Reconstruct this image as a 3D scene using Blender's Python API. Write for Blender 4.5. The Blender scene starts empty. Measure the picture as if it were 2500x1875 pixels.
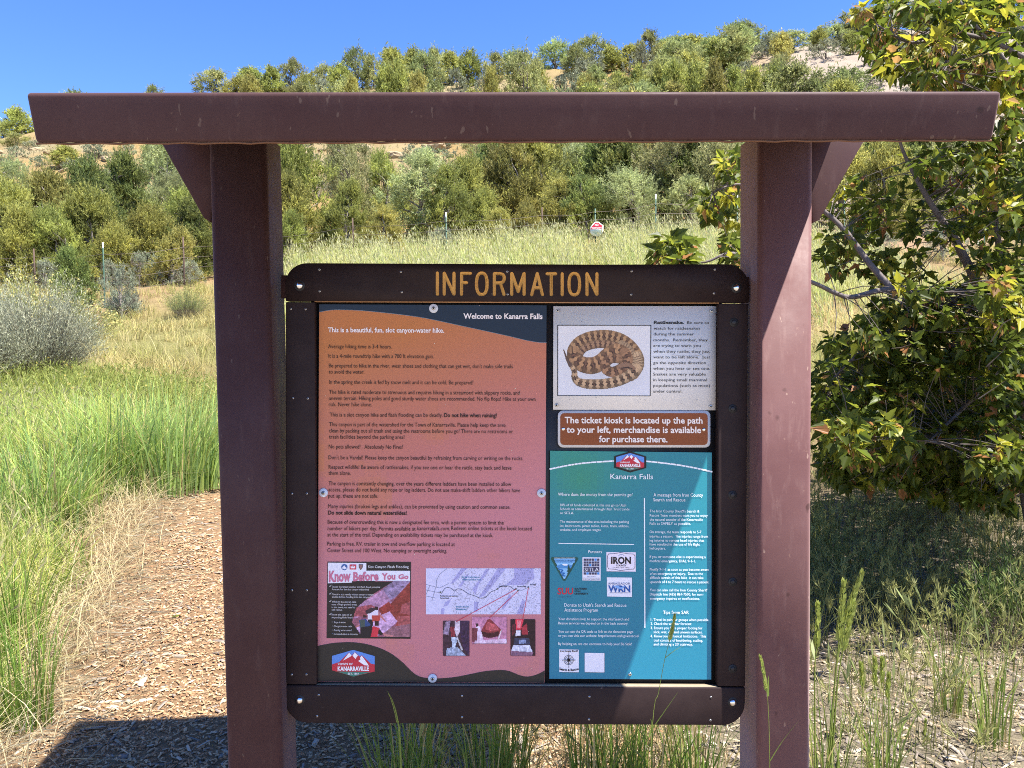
import bpy, math, random
import numpy as np
from mathutils import Vector, geometry
rng = np.random.default_rng(11); random.seed(11)
SC = bpy.context.scene; COL = SC.collection
R = math.radians
# ------------------------------------------------------------------ camera (the photograph is 2500 x 1875)
F = 1880.0; CX, CY = 1250.0, 937.5; CZ = 1.6
PITCH, ROLL = R(2.45), 0.0117
_f = np.array([0, math.cos(PITCH), -math.sin(PITCH)]); _r0 = np.array([1.0, 0, 0]); _u0 = np.array([0, math.sin(PITCH), math.cos(PITCH)])
_r = _r0*math.cos(ROLL) - _u0*math.sin(ROLL); _u = _u0*math.cos(ROLL) + _r0*math.sin(ROLL)
CAM = np.array([0, 0, CZ])
def ray(px, py):
    px = np.asarray(px, float); py = np.asarray(py, float)
    return _f + _r*((px-CX)/F)[..., None] - _u*((py-CY)/F)[..., None]
def at_y(px, py, y):
    v = ray(px, py); return CAM + v*(np.asarray(y, float)/v[..., 1])[..., None]
cam = bpy.data.cameras.new('camera'); co = bpy.data.objects.new('camera', cam); COL.objects.link(co)
cam.sensor_width = 36; cam.lens = F/2500*36; cam.clip_start = .05; cam.clip_end = 3000
from mathutils import Matrix
co.matrix_world = Matrix([[*(a) , p] for a, p in zip(np.stack([_r, _u, -_f], 1).tolist(), CAM.tolist())] + [[0, 0, 0, 1]])
SC.camera = co
SC.view_settings.view_transform = 'Standard'; SC.view_settings.look = 'None'; SC.view_settings.gamma = 1
SC.view_settings.exposure = 1.75
try: SC.cycles.use_denoising = False
except Exception: pass
SC.cycles.pixel_filter_type = 'BLACKMAN_HARRIS'; SC.cycles.filter_width = 1.0; SC.cycles.max_bounces = 6; SC.cycles.diffuse_bounces = 3; SC.cycles.transparent_max_bounces = 4
# ------------------------------------------------------------------ light
SUNV = Vector((.41, -.24, 1.0)).normalized()
sl = bpy.data.lights.new('sun', 'SUN'); so = bpy.data.objects.new('sun', sl); COL.objects.link(so)
sl.energy = 4.0; sl.angle = R(.53); sl.color = (1, .96, .89)
so.rotation_euler = SUNV.to_track_quat('Z', 'Y').to_euler(); so.location = (5, -3, 12)
W = bpy.data.worlds.new('World'); SC.world = W; W.use_nodes = True
nt = W.node_tree; bg = nt.nodes['Background']
sky = nt.nodes.new('ShaderNodeTexSky'); sky.sky_type = 'NISHITA'; sky.sun_disc = False
sky.sun_elevation = math.asin(SUNV.z); sky.sun_rotation = math.atan2(SUNV.x, SUNV.y)
sky.altitude = 1800; sky.air_density = 1.0; sky.dust_density = 0.0; sky.ozone_density = 4.0
hsv = nt.nodes.new('ShaderNodeHueSaturation'); hsv.inputs['Saturation'].default_value = 1.2; hsv.inputs['Hue'].default_value = .513; nt.links.new(sky.outputs[0], hsv.inputs['Color']); nt.links.new(hsv.outputs[0], bg.inputs[0]); bg.inputs[1].default_value = .095
# ------------------------------------------------------------------ helpers
def lin(r, g, b):
    return tuple(((c/255)/12.92 if c/255 <= .04045 else ((c/255+.055)/1.055)**2.4) for c in (r, g, b))
def tag(o, label=None, cat=None, group=None, kind=None):
    for k, v in (('label', label), ('category', cat), ('group', group), ('kind', kind)):
        if v: o[k] = v
    return o
def mesh(name, V, Fc, mat=None, C=None, smooth=False):
    """V (n,3); Fc either (m,k) array or a list of index lists; C per-vertex rgb"""
    me = bpy.data.meshes.new(name); V = np.asarray(V, np.float32)
    me.vertices.add(len(V)); me.vertices.foreach_set('co', V.ravel())
    if isinstance(Fc, np.ndarray):
        m, k = Fc.shape; loops = Fc.ravel(); st = np.arange(0, m*k, k)
    else:
        m = len(Fc); loops = np.array([i for f in Fc for i in f], np.int32); ln = np.array([len(f) for f in Fc]); st = np.concatenate([[0], np.cumsum(ln)[:-1]]) if m else np.array([], int)
    me.loops.add(len(loops)); me.loops.foreach_set('vertex_index', np.asarray(loops, np.int32))
    me.polygons.add(m); me.polygons.foreach_set('loop_start', np.asarray(st, np.int32))
    if C is not None:
        a = me.color_attributes.new('Col', 'FLOAT_COLOR', 'POINT'); C = np.asarray(C, np.float32)
        a.data.foreach_set('color', np.concatenate([C, np.ones((len(C), 1), np.float32)], 1).ravel())
    me.update(calc_edges=True)
    if smooth: me.polygons.foreach_set('use_smooth', np.ones(m, bool))
    if mat: me.materials.append(mat)
    return me
def obj(name, me, parent=None, loc=None):
    o = bpy.data.objects.new(name, me); COL.objects.link(o)
    if parent: o.parent = parent
    if loc is not None: o.location = loc
    return o
def empty(name, loc, rz=0, sc=1):
    o = bpy.data.objects.new(name, None); COL.objects.link(o); o.location = loc; o.rotation_euler = (0, 0, rz)
    o.empty_display_size = .1; o.scale = (sc, sc, sc) if np.isscalar(sc) else sc
    return o
class MB:
    """collects polygons for one mesh"""
    def __init__(s): s.V = []; s.F = []; s.C = []; s.n = 0
    def add(s, V, Fc, c=None):
        V = np.asarray(V, float); s.V.append(V); s.F += [[i+s.n for i in f] for f in Fc]; s.n += len(V)
        s.C.append(np.tile(np.asarray(c if c is not None else (1, 1, 1), float), (len(V), 1)) if c is None or np.ndim(c) == 1 else np.asarray(c))
        return s
    def build(s, name, mat, origin=(0, 0, 0), smooth=False, col=False):
        V = np.concatenate(s.V) - np.asarray(origin, float)
        return mesh(name, V, s.F, mat, np.concatenate(s.C) if col else None, smooth)
def tube(P, rad, n=6, cap=True):
    P = np.asarray(P, float); rad = np.broadcast_to(np.asarray(rad, float), (len(P),)); V = []; Fc = []
    T = np.gradient(P, axis=0); T /= np.linalg.norm(T, axis=1)[:, None]+1e-9
    ref = np.array([0, 0, 1.0]) if abs(T[0, 2]) < .9 else np.array([1.0, 0, 0])
    for i in range(len(P)):
        a = np.cross(T[i], ref); a /= np.linalg.norm(a)+1e-9; b = np.cross(T[i], a); ref = ref if abs(np.dot(T[i], ref)) < .95 else a
        for k in range(n):
            t = 2*math.pi*k/n; V.append(P[i]+rad[i]*(a*math.cos(t)+b*math.sin(t)))
    for i in range(len(P)-1):
        for k in range(n): Fc.append([i*n+k, i*n+(k+1) % n, (i+1)*n+(k+1) % n, (i+1)*n+k])
    if cap: Fc.append(list(range(n))[::-1]); Fc.append([(len(P)-1)*n+k for k in range(n)])
    return V, Fc
# ------------------------------------------------------------------ materials
def mat(name, col=(.5, .5, .5), rough=.6, metal=0, spec=.5):
    m = bpy.data.materials.new(name); m.use_nodes = True; b = m.node_tree.nodes['Principled BSDF']
    b.inputs['Base Color'].default_value = (*col, 1); b.inputs['Roughness'].default_value = rough; b.inputs['Metallic'].default_value = metal
    b.inputs['Specular IOR Level'].default_value = spec
    return m
def nd(m, t, **kw):
    n = m.node_tree.nodes.new(t)
    for k, v in kw.items():
        if hasattr(n, k): setattr(n, k, v)
        else: n.inputs[k].default_value = v
    return n
def noise(m, scale, detail=4, rough=.6, vec=None):
    n = nd(m, 'ShaderNodeTexNoise'); n.inputs['Scale'].default_value = scale; n.inputs['Detail'].default_value = detail; n.inputs['Roughness'].default_value = rough
    if vec is not None: m.node_tree.links.new(vec, n.inputs['Vector'])
    return n.outputs['Fac']
def ramp(m, fac, stops):
    n = nd(m, 'ShaderNodeValToRGB'); e = n.color_ramp.elements
    while len(e) < len(stops): e.new(.5)
    for el, (p, c) in zip(e, stops): el.position = p; el.color = (*c, 1) if len(c) == 3 else c
    m.node_tree.links.new(fac, n.inputs[0]); return n.outputs[0]
def mix(m, fac, a, b, mode='MIX'):
    n = nd(m, 'ShaderNodeMix', data_type='RGBA', blend_type=mode); L = m.node_tree.links
    for v, i in ((fac, 0), (a, 6), (b, 7)):
        if hasattr(v, 'links') or isinstance(v, bpy.types.NodeSocket): L.new(v, n.inputs[i])
        else: n.inputs[i].default_value = v if np.isscalar(v) else (*v, 1)
    return n.outputs[2]
def geo(m): return nd(m, 'ShaderNodeTexCoord').outputs['Object']
def vcol(m): return nd(m, 'ShaderNodeVertexColor', layer_name='Col').outputs[0]
def setc(m, sock, name='Base Color'): m.node_tree.links.new(sock, m.node_tree.nodes['Principled BSDF'].inputs[name])
def bump(m, sock, st, dist):
    n = nd(m, 'ShaderNodeBump'); n.inputs['Strength'].default_value = st; n.inputs['Distance'].default_value = dist
    m.node_tree.links.new(sock, n.inputs['Height']); m.node_tree.links.new(n.outputs[0], m.node_tree.nodes['Principled BSDF'].inputs['Normal'])
def leafmat(name, trans=.35, rough=.55, rnd=.25, hue=.03):
    m = mat(name, rough=rough, spec=.3); nodes = m.node_tree.nodes; L = m.node_tree.links; b = nodes['Principled BSDF']
    c = vcol(m); oi = nd(m, 'ShaderNodeObjectInfo'); mr = nd(m, 'ShaderNodeMapRange'); L.new(oi.outputs['Random'], mr.inputs[0])
    mr.inputs[3].default_value = 1-rnd; mr.inputs[4].default_value = 1+rnd
    mu = nd(m, 'ShaderNodeMath', operation='MULTIPLY'); L.new(oi.outputs['Random'], mu.inputs[0]); mu.inputs[1].default_value = 7.31
    fr = nd(m, 'ShaderNodeMath', operation='FRACT'); L.new(mu.outputs[0], fr.inputs[0])
    mh = nd(m, 'ShaderNodeMapRange'); L.new(fr.outputs[0], mh.inputs[0]); mh.inputs[3].default_value = .5-hue; mh.inputs[4].default_value = .5+hue
    hs = nd(m, 'ShaderNodeHueSaturation'); L.new(c, hs.inputs['Color']); L.new(mr.outputs[0], hs.inputs['Value']); L.new(mh.outputs[0], hs.inputs['Hue'])
    L.new(hs.outputs[0], b.inputs['Base Color'])
    t = nd(m, 'ShaderNodeBsdfTranslucent'); L.new(hs.outputs[0], t.inputs[0]); ms = nd(m, 'ShaderNodeMixShader'); ms.inputs[0].default_value = trans
    L.new(b.outputs[0], ms.inputs[1]); L.new(t.outputs[0], ms.inputs[2]); L.new(ms.outputs[0], nodes['Material Output'].inputs[0])
    return m
M = {}
# painted, weathered kiosk steel: scratches, rubbed dust and chips
def steel(name, f, sh):
    m = mat(name, rough=.6, spec=.22); g = geo(m)
    mp = nd(m, 'ShaderNodeMapping'); m.node_tree.links.new(g, mp.inputs[0]); mp.inputs['Scale'].default_value = (1, 1, .22)
    base = mix(m, ramp(m, noise(m, 5, 6, .65, g), [(.35, (0, 0, 0)), (.7, (1, 1, 1))]), (.092, .039, .037), (.118, .056, .053))
    streak = ramp(m, noise(m, 38, 5, .7, mp.outputs[0]), [(.54, (0, 0, 0)), (.78, (1, 1, 1))])
    base = mix(m, streak, base, (.145, .078, .070))
    mq = nd(m, 'ShaderNodeMapping'); m.node_tree.links.new(g, mq.inputs[0]); mq.inputs['Scale'].default_value = (1, 1, .35); mq.inputs['Rotation'].default_value = (0, .6, 0)
    scr = ramp(m, noise(m, 80, 2, .4, mq.outputs[0]), [(.715, (0, 0, 0)), (.735, (1, 1, 1))]); base = mix(m, scr, base, (.20, .125, .10))
    chip = ramp(m, noise(m, 62, 3, .6, g), [(.70, (0, 0, 0)), (.76, (1, 1, 1))]); base = mix(m, chip, base, (.165, .09, .07))
    dk = ramp(m, noise(m, 14, 2, .5, g), [(.73, (0, 0, 0)), (.77, (1, 1, 1))]); base = mix(m, dk, base, (.05, .02, .018))
    setc(m, base); setc(m, ramp(m, noise(m, 9, 5, .7, g), [(.3, (.5,)*3), (.75, (.75,)*3)]), 'Roughness'); bump(m, noise(m, 160, 3, .6, g), .08, .002)
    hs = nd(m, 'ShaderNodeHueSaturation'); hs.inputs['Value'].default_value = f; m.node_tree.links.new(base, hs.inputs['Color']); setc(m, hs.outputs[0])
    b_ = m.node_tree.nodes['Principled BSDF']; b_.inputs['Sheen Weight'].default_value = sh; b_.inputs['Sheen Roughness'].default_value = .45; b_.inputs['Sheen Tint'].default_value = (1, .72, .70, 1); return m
M['steel'] = steel('painted_brown_steel', .60, .18); M['lit_tone'] = steel('lit_tone_brown_steel', 1.3, .42)  # second steel is a lightened copy, sunlight put into the paint colour
m = M['rust'] = mat('weld_rust', (.16, .07, .03), .8)
# dark brown recycled plastic lumber of the frame
m = M['lumber'] = mat('brown_plastic_lumber', rough=.6, spec=.16); g = geo(m)
c = mix(m, ramp(m, noise(m, 9, 6, .7, g), [(.35, (0, 0, 0)), (.75, (1, 1, 1))]), (.026, .0155, .015), (.040, .025, .0235))
c = mix(m, ramp(m, noise(m, 26, 4, .6, g), [(.70, (0, 0, 0)), (.80, (1, 1, 1))]), c, (.17, .12, .10)); setc(m, c); bump(m, noise(m, 420, 2, .5, g), .25, .0012)
M['groove'] = mat('yellow_groove_paint', (.62, .33, .075), .6)
m = M['groove']; setc(m, mix(m, ramp(m, noise(m, 60, 4, .7, geo(m)), [(.5, (0, 0, 0)), (.8, (1, 1, 1))]), (.62, .33, .075), (.42, .20, .05)))
m = M['rock'] = mat('tan_sandstone', rough=.95, spec=.1); g = geo(m); setc(m, mix(m, noise(m, 3, 6, .7, g), (.24, .17, .095), (.46, .37, .23))); bump(m, noise(m, 5, 6, .7, g), .8, .1)
m = M['dust'] = mat('dusty_plastic', rough=.8, spec=.2); setc(m, mix(m, noise(m, 30, 4, .7, geo(m)), (.20, .16, .12), (.38, .31, .21)))
M['board'] = mat('black_backing_board', (.016, .015, .016), .5)
M['hole_shade'] = mat('bolt_hole_shade', (.008, .008, .010), .6)  # for flat discs: shade of recesses and sockets put into the colour
M['chrome'] = mat('zinc_bolt', (.75, .76, .78), .18, 1)
M['darkbolt'] = mat('black_steel_bolt', (.03, .03, .034), .45, .6)
M['zinc'] = mat('dull_zinc', (.5, .5, .5), .4, .85)
M['washer'] = mat('white_nylon_washer', (.66, .70, .78), .45)
M['gold'] = mat('raw_plastic_edge', (.42, .22, .10), .5)
m = M['print'] = mat('printed_panel', rough=.38, spec=.35); mx_ = mix(m, 1.0, vcol(m), (1.2, 1.16, 1.1), 'MULTIPLY'); mx_.node.clamp_result = True; setc(m, mx_)
m = M['paper'] = mat('white_printed_sheet', (.74, .74, .77), .4); 
c = mix(m, ramp(m, noise(m, 160, 2, .5, geo(m)), [(.74, (0, 0, 0)), (.78, (1, 1, 1))]), (.84, .84, .85), (.5, .5, .53)); setc(m, c)
m = M['reflective'] = mat('reflective_white_sheeting', (.7, .71, .75), .35)
M['tpost'] = mat('green_steel_post', (.035, .085, .055), .6, .2); M['whitetip'] = mat('white_post_tip', (.8, .82, .85), .6)
M['wood'] = mat('weathered_fence_wood', (.11, .07, .05), .9); M['wire'] = mat('barbed_wire', (.16, .13, .10), .5, .5)
m = M['bark'] = mat('grey_bark', rough=.9); g = geo(m); setc(m, mix(m, noise(m, 14, 5, .7, g), (.05, .038, .03), (.20, .165, .14)))
m = M['limb'] = mat('silvery_dry_limb', rough=.9); g = geo(m); setc(m, mix(m, noise(m, 9, 5, .7, g), (.10, .075, .06), (.42, .37, .32)))
m = M['mbark'] = mat('smooth_grey_branch', rough=.8); g = geo(m); setc(m, mix(m, noise(m, 18, 5, .7, g), (.075, .055, .05), (.21, .175, .16)))
M['leaf_juniper'] = leafmat('juniper_foliage', .5, .6, .22, .022); M['leaf_maple'] = leafmat('maple_leaf', .55, .42, .05, .0)
M['leaf_scrub'] = leafmat('scrub_foliage', .25, .7, .2, .02); M['grass'] = leafmat('grass_blade', .5, .5, .0, 0)
m = M['chips'] = mat('wood_chip', rough=.85, spec=.2); setc(m, vcol(m))
# ------------------------------------------------------------------ terrain
def hashv(ix, iy, s):
    h = np.sin(ix*127.1+iy*311.7+s*74.7)*43758.5453; return h-np.floor(h)
def vnoise(x, y, s=0):
    ix, iy = np.floor(x), np.floor(y); fx, fy = x-ix, y-iy; fx = fx*fx*(3-2*fx); fy = fy*fy*(3-2*fy)
    a, b, c, d = hashv(ix, iy, s), hashv(ix+1, iy, s), hashv(ix, iy+1, s), hashv(ix+1, iy+1, s)
    return (a*(1-fx)+b*fx)*(1-fy)+(c*(1-fx)+d*fx)*fy
def fbm(x, y, s=0, o=4):
    v = 0; a = .5
    for k in range(o): v = v+a*(vnoise(x*2**k, y*2**k, s+k)-.5); a *= .5
    return v
T_D = np.array([.2, 2, 3.5, 5, 6, 7, 10, 14, 18, 22, 26, 32, 45, 60, 80, 100, 115])
T_C = np.array([-900, 0, 260, 520, 800, 1100, 1450, 1800, 2150, 2500, 3400])
T_R = [[0, 2361, 1716, 1400, 1230, 1130, 985, 880, 800, 740, 700, 660, 580, 500, 440, 410, 415],
 [0, 2361, 1716, 1400, 1230, 1130, 985, 870, 775, 715, 690, 640, 520, 440, 385, 345, 350],
 [0, 2361, 1716, 1400, 1230, 1140, 985, 880, 790, 720, 690, 630, 510, 430, 370, 310, 262],
 [0, 2361, 1716, 1420, 1270, 1180, 1010, 890, 790, 710, 680, 620, 500, 420, 345, 275, 232],
 [0, 2361, 1716, 1450, 1330, 1230, 1030, 880, 750, 645, 620, 570, 470, 395, 320, 250, 205],
 [0, 2361, 1716, 1450, 1330, 1230, 1030, 860, 720, 622, 600, 550, 450, 375, 295, 225, 185],
 [0, 2361, 1716, 1450, 1330, 1230, 1020, 840, 695, 600, 580, 530, 430, 350, 265, 195, 150],
 [0, 2361, 1716, 1450, 1330, 1230, 1010, 820, 680, 580, 560, 505, 400, 315, 230, 160, 110],
 [0, 2361, 1716, 1450, 1310, 1200, 1020, 850, 720, 620, 590, 520, 390, 290, 200, 120, 60],
 [0, 2361, 1716, 1440, 1290, 1170, 1000, 840, 700, 610, 570, 490, 350, 250, 160, 80, 20],
 [0, 2361, 1716, 1440, 1280, 1150, 960, 800, 650, 550, 500, 400, 250, 130, 20, -80, -140]]
_z = []
for c, rows in zip(T_C, T_R):
    z = [at_y(c, r, d)[2] for r, d in zip(rows, T_D)]; z[0] = z[1] = z[2] = 0.0; _z.append(z)
_z = np.array(_z)
LG = np.linspace(math.log(.2), math.log(500), 260); SG = np.linspace(-1.4, 1.4, 180)      # log distance, slope x/y
_A = np.stack([np.interp(np.exp(LG), T_D, z) for z in _z])
_A[:, np.exp(LG) > 115] = (_A[:, np.exp(LG) > 115][:, :1])-np.clip(np.exp(LG)[np.exp(LG) > 115]-125, 0, 400)*.25
_S = (T_C-CX)/F; HT = np.stack([np.interp(SG, _S, _A[:, k]) for k in range(len(LG))], 1)
for _ in range(3):
    HT[:, 1:-1] = (HT[:, :-2]+2*HT[:, 1:-1]+HT[:, 2:])/4; HT[1:-1] = (HT[:-2]+2*HT[1:-1]+HT[2:])/4
def height(x, y):
    x = np.asarray(x, float); y = np.asarray(y, float); r = np.hypot(x, y)
    th = np.arctan2(x, y); w = np.clip((R(120)-np.abs(th))/R(62), 0, 1); w = w*w*(3-2*w)
    s = np.tan(np.clip(th, -R(54), R(54))); d = np.where(np.abs(th) < R(54), np.maximum(y, .2), np.maximum(r*math.cos(R(54)), .2))
    i = np.clip((s-SG[0])/(SG[1]-SG[0]), 0, len(SG)-1.001); j = np.clip((np.log(np.maximum(d, .2001))-LG[0])/(LG[1]-LG[0]), 0, len(LG)-1.001)
    i0 = i.astype(int); j0 = j.astype(int); fi = i-i0; fj = j-j0
    z = (HT[i0, j0]*(1-fi)+HT[i0+1, j0]*fi)*(1-fj)+(HT[i0, j0+1]*(1-fi)+HT[i0+1, j0+1]*fi)*fj
    z = z*w
    far = np.clip((r-28)/35, 0, 1); mid = np.clip((r-4)/10, 0, 1)
    z = z+fbm(x*1.7, y*1.7, 3)*.05+mid*fbm(x*.35, y*.35, 9)*.35+far*(fbm(x*.12, y*.12, 21, 5)*2.6)
    t = fbm(x*.22+y*.05, y*.3, 33, 4)*6+z*.8; tr = t-np.floor(t); z = z+far*.35*(np.clip((tr-.7)/.3, 0, 1)-tr)
    return z
NT, NR = 420, 330
th = np.concatenate([np.linspace(-180, -42, 40)[:-1], np.linspace(-42, 42, NT-80), np.linspace(42, 180, 41)[1:]]); th = np.radians(th)
rr = np.concatenate([[0.01], np.exp(np.linspace(math.log(.4), math.log(40), 200)), np.linspace(40.5, 125, 110), np.exp(np.linspace(math.log(130), math.log(1500), 20))])
TT, RRg = np.meshgrid(th, rr, indexing='ij'); X = RRg*np.sin(TT); Y = RRg*np.cos(TT); Z = height(X, Y)
def path_left(y): return -1.95-(y-3.6)*.26
def pathmask(x, y):
    l = path_left(y)+fbm(x*2, y*2, 5)*.5; return np.clip((x-l)/.25+.5, 0, 1)*np.clip((l+2.2-x)/.5, 0, 1)*np.clip((12-y)/3, 0, 1)
n1 = fbm(X*.9, Y*.9, 40)+.5; n2 = fbm(X*.06, Y*.06, 50, 5)+.5; n3 = fbm(X*.25, Y*.25, 60, 5)+.5
tan = np.array([.42, .29, .16]); soil = np.array([.36, .22, .125]); pale = np.array([.39, .315, .17]); ochre = np.array([.42, .275, .10]); pathc = np.array([.40, .255, .14]); grassy = np.array([.26, .24, .09])
C = soil+(tan-soil)*n1[..., None]
rg_ = (np.clip((X-.4)/.5, 0, 1)*np.clip((9-Y)/3, 0, 1))[..., None]; C = C*(1-rg_)+np.array([.37, .31, .215])*(.65+.6*n1[..., None])*rg_
pm = pathmask(X, Y)[..., None]; C = C*(1-pm)+pathc*(.85+.3*n1[..., None])*pm
gm = (np.clip((Y-7)/3, 0, 1)*np.clip((26-RRg)/4, 0, 1)*np.clip(n3*2.2-.35, 0, 1))[..., None]; C = C*(1-gm)+grassy*gm
fm = np.clip((RRg-26)/8, 0, 1)[..., None]; hillc = pale+(ochre-pale)*np.clip((n2[..., None]-.38)*4, 0, 1); hillc = hillc*(.8+.4*n3[..., None])
xr = np.clip((X/np.maximum(Y, .1)-.25)/.12, 0, 1)[..., None]; hillc = hillc*(1-xr*.85)+np.array([.48, .40, .33])*(.8+.4*n3[..., None])*xr*.85
C = C*(1-fm)+hillc*fm*.82
lot = np.clip((1.7-Y+fbm(X*1.5, Y*1.5, 90)*.8)/.4, 0, 1)[..., None]; C = C*(1-lot)+np.array([.60, .495, .37])*(.8+.4*n1[..., None])*lot      # unseen bright ground around the viewer, added to bounce light onto the kiosk
m = M['ground'] = mat('dry_soil', rough=.95, spec=.15); g = geo(m)
c = mix(m, .55, vcol(m), ramp(m, noise(m, 7, 8, .75, g), [(.25, (.25, .22, .2)), (.75, (1, 1, 1))]), 'MULTIPLY')
c = mix(m, .5, c, ramp(m, noise(m, 60, 4, .7, g), [(.3, (.35, .33, .3)), (.65, (1.25, 1.25, 1.25))]), 'MULTIPLY'); setc(m, c); bump(m, noise(m, 26, 8, .75, g), .9, .05)
def sheet(name, j0, j1):
    sub = slice(j0, j1); V = np.stack([X[:, sub], Y[:, sub], Z[:, sub]], -1); n, k = V.shape[:2]
    idx = np.arange(n*k).reshape(n, k); q = np.stack([idx[:-1, :-1], idx[:-1, 1:], idx[1:, 1:], idx[1:, :-1]], -1).reshape(-1, 4)[:, ::-1]
    return tag(obj(name, mesh(name, V.reshape(-1, 3), np.ascontiguousarray(q), M['ground'], C[:, sub].reshape(-1, 3), True)), kind='structure')
JS = int(np.searchsorted(rr, 29)); sheet('ground', 0, JS+1); sheet('hillside', JS, len(rr))
def hit(px, py, far=160):
    v = ray(px, py); v = v/v[1]; d = np.exp(np.linspace(math.log(2.2), math.log(far), 900)); P = CAM+v*d[:, None]
    k = np.argmax(P[:, 2] <= height(P[:, 0], P[:, 1])); return P[k] if (P[:, 2] <= height(P[:, 0], P[:, 1])).any() else None
def stand(px, y):
    """ground point seen in column px at depth y"""
    x = at_y(px, 800., y)[0]; return np.array([x, y, float(height(x, y))])
def pix(P):
    d = np.asarray(P, float)-CAM; z = d@_f; return CX+F*(d@_r)/z, CY-F*(d@_u)/z
# ------------------------------------------------------------------ the information kiosk
PSI = R(2.0); KD = 2.10
EX = np.array([math.cos(PSI), math.sin(PSI), 0]); EY = np.array([-math.sin(PSI), math.cos(PSI), 0]); EZ = np.array([0, 0, 1.0])
K0 = np.array([0, KD, 0.0])
def kp(px, py, t):
    """point of the plane parallel to the kiosk's front, t metres behind the posts' front faces, on the ray of a pixel"""
    v = ray(px, py); o = K0+EY*t; return CAM+v*(((o-CAM)@EY)/(v@EY))[..., None]
kiosk = tag(empty('information_kiosk', (0, KD, 0)), 'brown steel trailhead information kiosk with sloped roof, two posts and a framed poster board', 'information kiosk')
KO = np.array([0, KD, 0.0])
def kpart(name, mb, mt, parent=None, smooth=False, col=False, label=None):
    return tag(obj(name, mb.build(name, mt, KO, smooth, col), parent or kiosk), label)
def add_bevel(o, w, seg=3):
    b = o.modifiers.new('round', 'BEVEL'); b.width = w; b.segments = seg; b.limit_method = 'ANGLE'; b.angle_limit = R(40); b.harden_normals = False
    return o
# posts: square tube with rounded corners
def post(pxt, pxb, zt, mt='steel'):
    w, d, r = .152, .165, .016
    a = kp(pxt[0], pxt[1], 0); b = kp(pxb[0], pxb[1], 0); s = (a-b)/(a[2]-b[2]); top = b+s*(zt-b[2]); bot = b+s*(-.06-b[2])
    sec = []
    for cx, cy, a0 in ((w/2-r, d-r, 0), (-w/2+r, d-r, 90), (-w/2+r, r, 180), (w/2-r, r, 270)):
        for k in range(6): t = R(a0+90*k/5); sec.append((cx+r*math.cos(t), cy+r*math.sin(t)))
    n = len(sec); V = []
    for c in (bot, top): V += [c+EX*x+EY*y for x, y in sec]
    mb = MB(); mb.add(V, [[k, (k+1) % n, n+(k+1) % n, n+k] for k in range(n)]+[list(range(n))[::-1], list(range(n, 2*n))])
    o = kpart('post', mb, M[mt], smooth=True)
    for p in o.data.polygons: p.use_smooth = len(p.vertices) == 4
    return o
ZT = 2.19
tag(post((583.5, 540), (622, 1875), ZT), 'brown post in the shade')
tag(post((1919.7, 450), (1914.5, 1875), ZT, 'lit_tone'), 'brown post, sunlit below a slanting shadow edge')
# roof: shallow slab sloping down towards the viewer
AL = R(17.2); RU = EY*math.cos(AL)+EZ*math.sin(AL); RN = -EY*math.sin(AL)+EZ*math.cos(AL)
fb0, fb1 = kp(86, 349, -.635), kp(2424, 341, -.635); TH = .0865; RL = 1.38
mb = MB(); e = (fb1-fb0); A0 = fb0; V = []
for s, p in ((0, A0), (1, A0+e)):
    V += [p, p+RU*RL, p+RU*RL+RN*TH, p+RN*TH]
mb.add(V, [f[::-1] for f in ([0, 1, 2, 3], [7, 6, 5, 4], [0, 3, 7, 4], [3, 2, 6, 7], [2, 1, 5, 6], [1, 0, 4, 5])])
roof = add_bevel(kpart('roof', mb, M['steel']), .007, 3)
def roof_z(P): return fb0[2]+((P-fb0)@EY)/math.cos(AL)*math.sin(AL)
# rusty weld bead under the fascia's lower edge
mb = MB(); n = 60; P = [A0+e*(k/n)+RU*.004-RN*.0015+RN*.0012*math.sin(k*2.3) for k in range(n+1)]; mb.add(*tube(P, .0022, 5)); tag(kpart('weld_bead', mb, M['rust'], roof), 'rusty weld line')
# gussets
for pts in (((390, 341), (497, 531), (514, 543), (530, 341)), ((2111, 341), (2001, 536), (1984, 545), (1970, 341))):
    P = [kp(px, py, .030) for px, py in pts]; o_, t_, i_, j_ = P; dirn = (o_-t_); k = (roof_z(o_)-o_[2])/(dirn[2]-dirn@EY*math.tan(AL)) if dirn[2] else 0
    o_ = o_+dirn*max(0, k); j_ = j_+EZ*(roof_z(j_)-j_[2]); fr = [o_, t_, i_, j_]
    if pts[0][0] > 1000: fr = fr[::-1]
    V = fr+[p+EY*.012 for p in fr]; mb = MB(); mb.add(V, [[0, 1, 2, 3], [7, 6, 5, 4]]+[[k, k+4, (k+1) % 4+4, (k+1) % 4] for k in range(4)])
    add_bevel(kpart('gusset_plate', mb, M['steel']), .0015, 2)
# sign frame
TR, TB = .060, .084          # front of the rails, front of the backing board
def arc(cx, cy, r, a0, a1, n=8): return [(cx+r*math.cos(R(a0+(a1-a0)*k/n)), cy-r*math.sin(R(a0+(a1-a0)*k/n))) for k in range(n+1)]
def plate(pts, t0, t1, mb=None):
    mb = mb or MB(); a = [kp(px, py, t0) for px, py in pts]; b = [p+EY*(t1-t0) for p in a]; n = len(a)
    # pixel outlines run clockwise on screen, which is counter-clockwise reversed: the front faces the viewer
    mb.add(a+b, [list(range(n))[::-1], list(range(n, 2*n))]+[[k, (k+1) % n, n+(k+1) % n, n+k] for k in range(n)])
    return mb
top_pts = arc(749, 695, 52.5, 180, 90)+[(1100, 644), (1450, 646)]+arc(1773, 701, 56, 90, 0)+[(1827.5, 738.5), (697.5, 734.5)]
bot_pts = [(698, 1673.5), (1820, 1679)]+arc(1765, 1717, 54.5, 0, -90)+[(1200, 1768.5)]+arc(751, 1712, 54, -90, -180)
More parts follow.
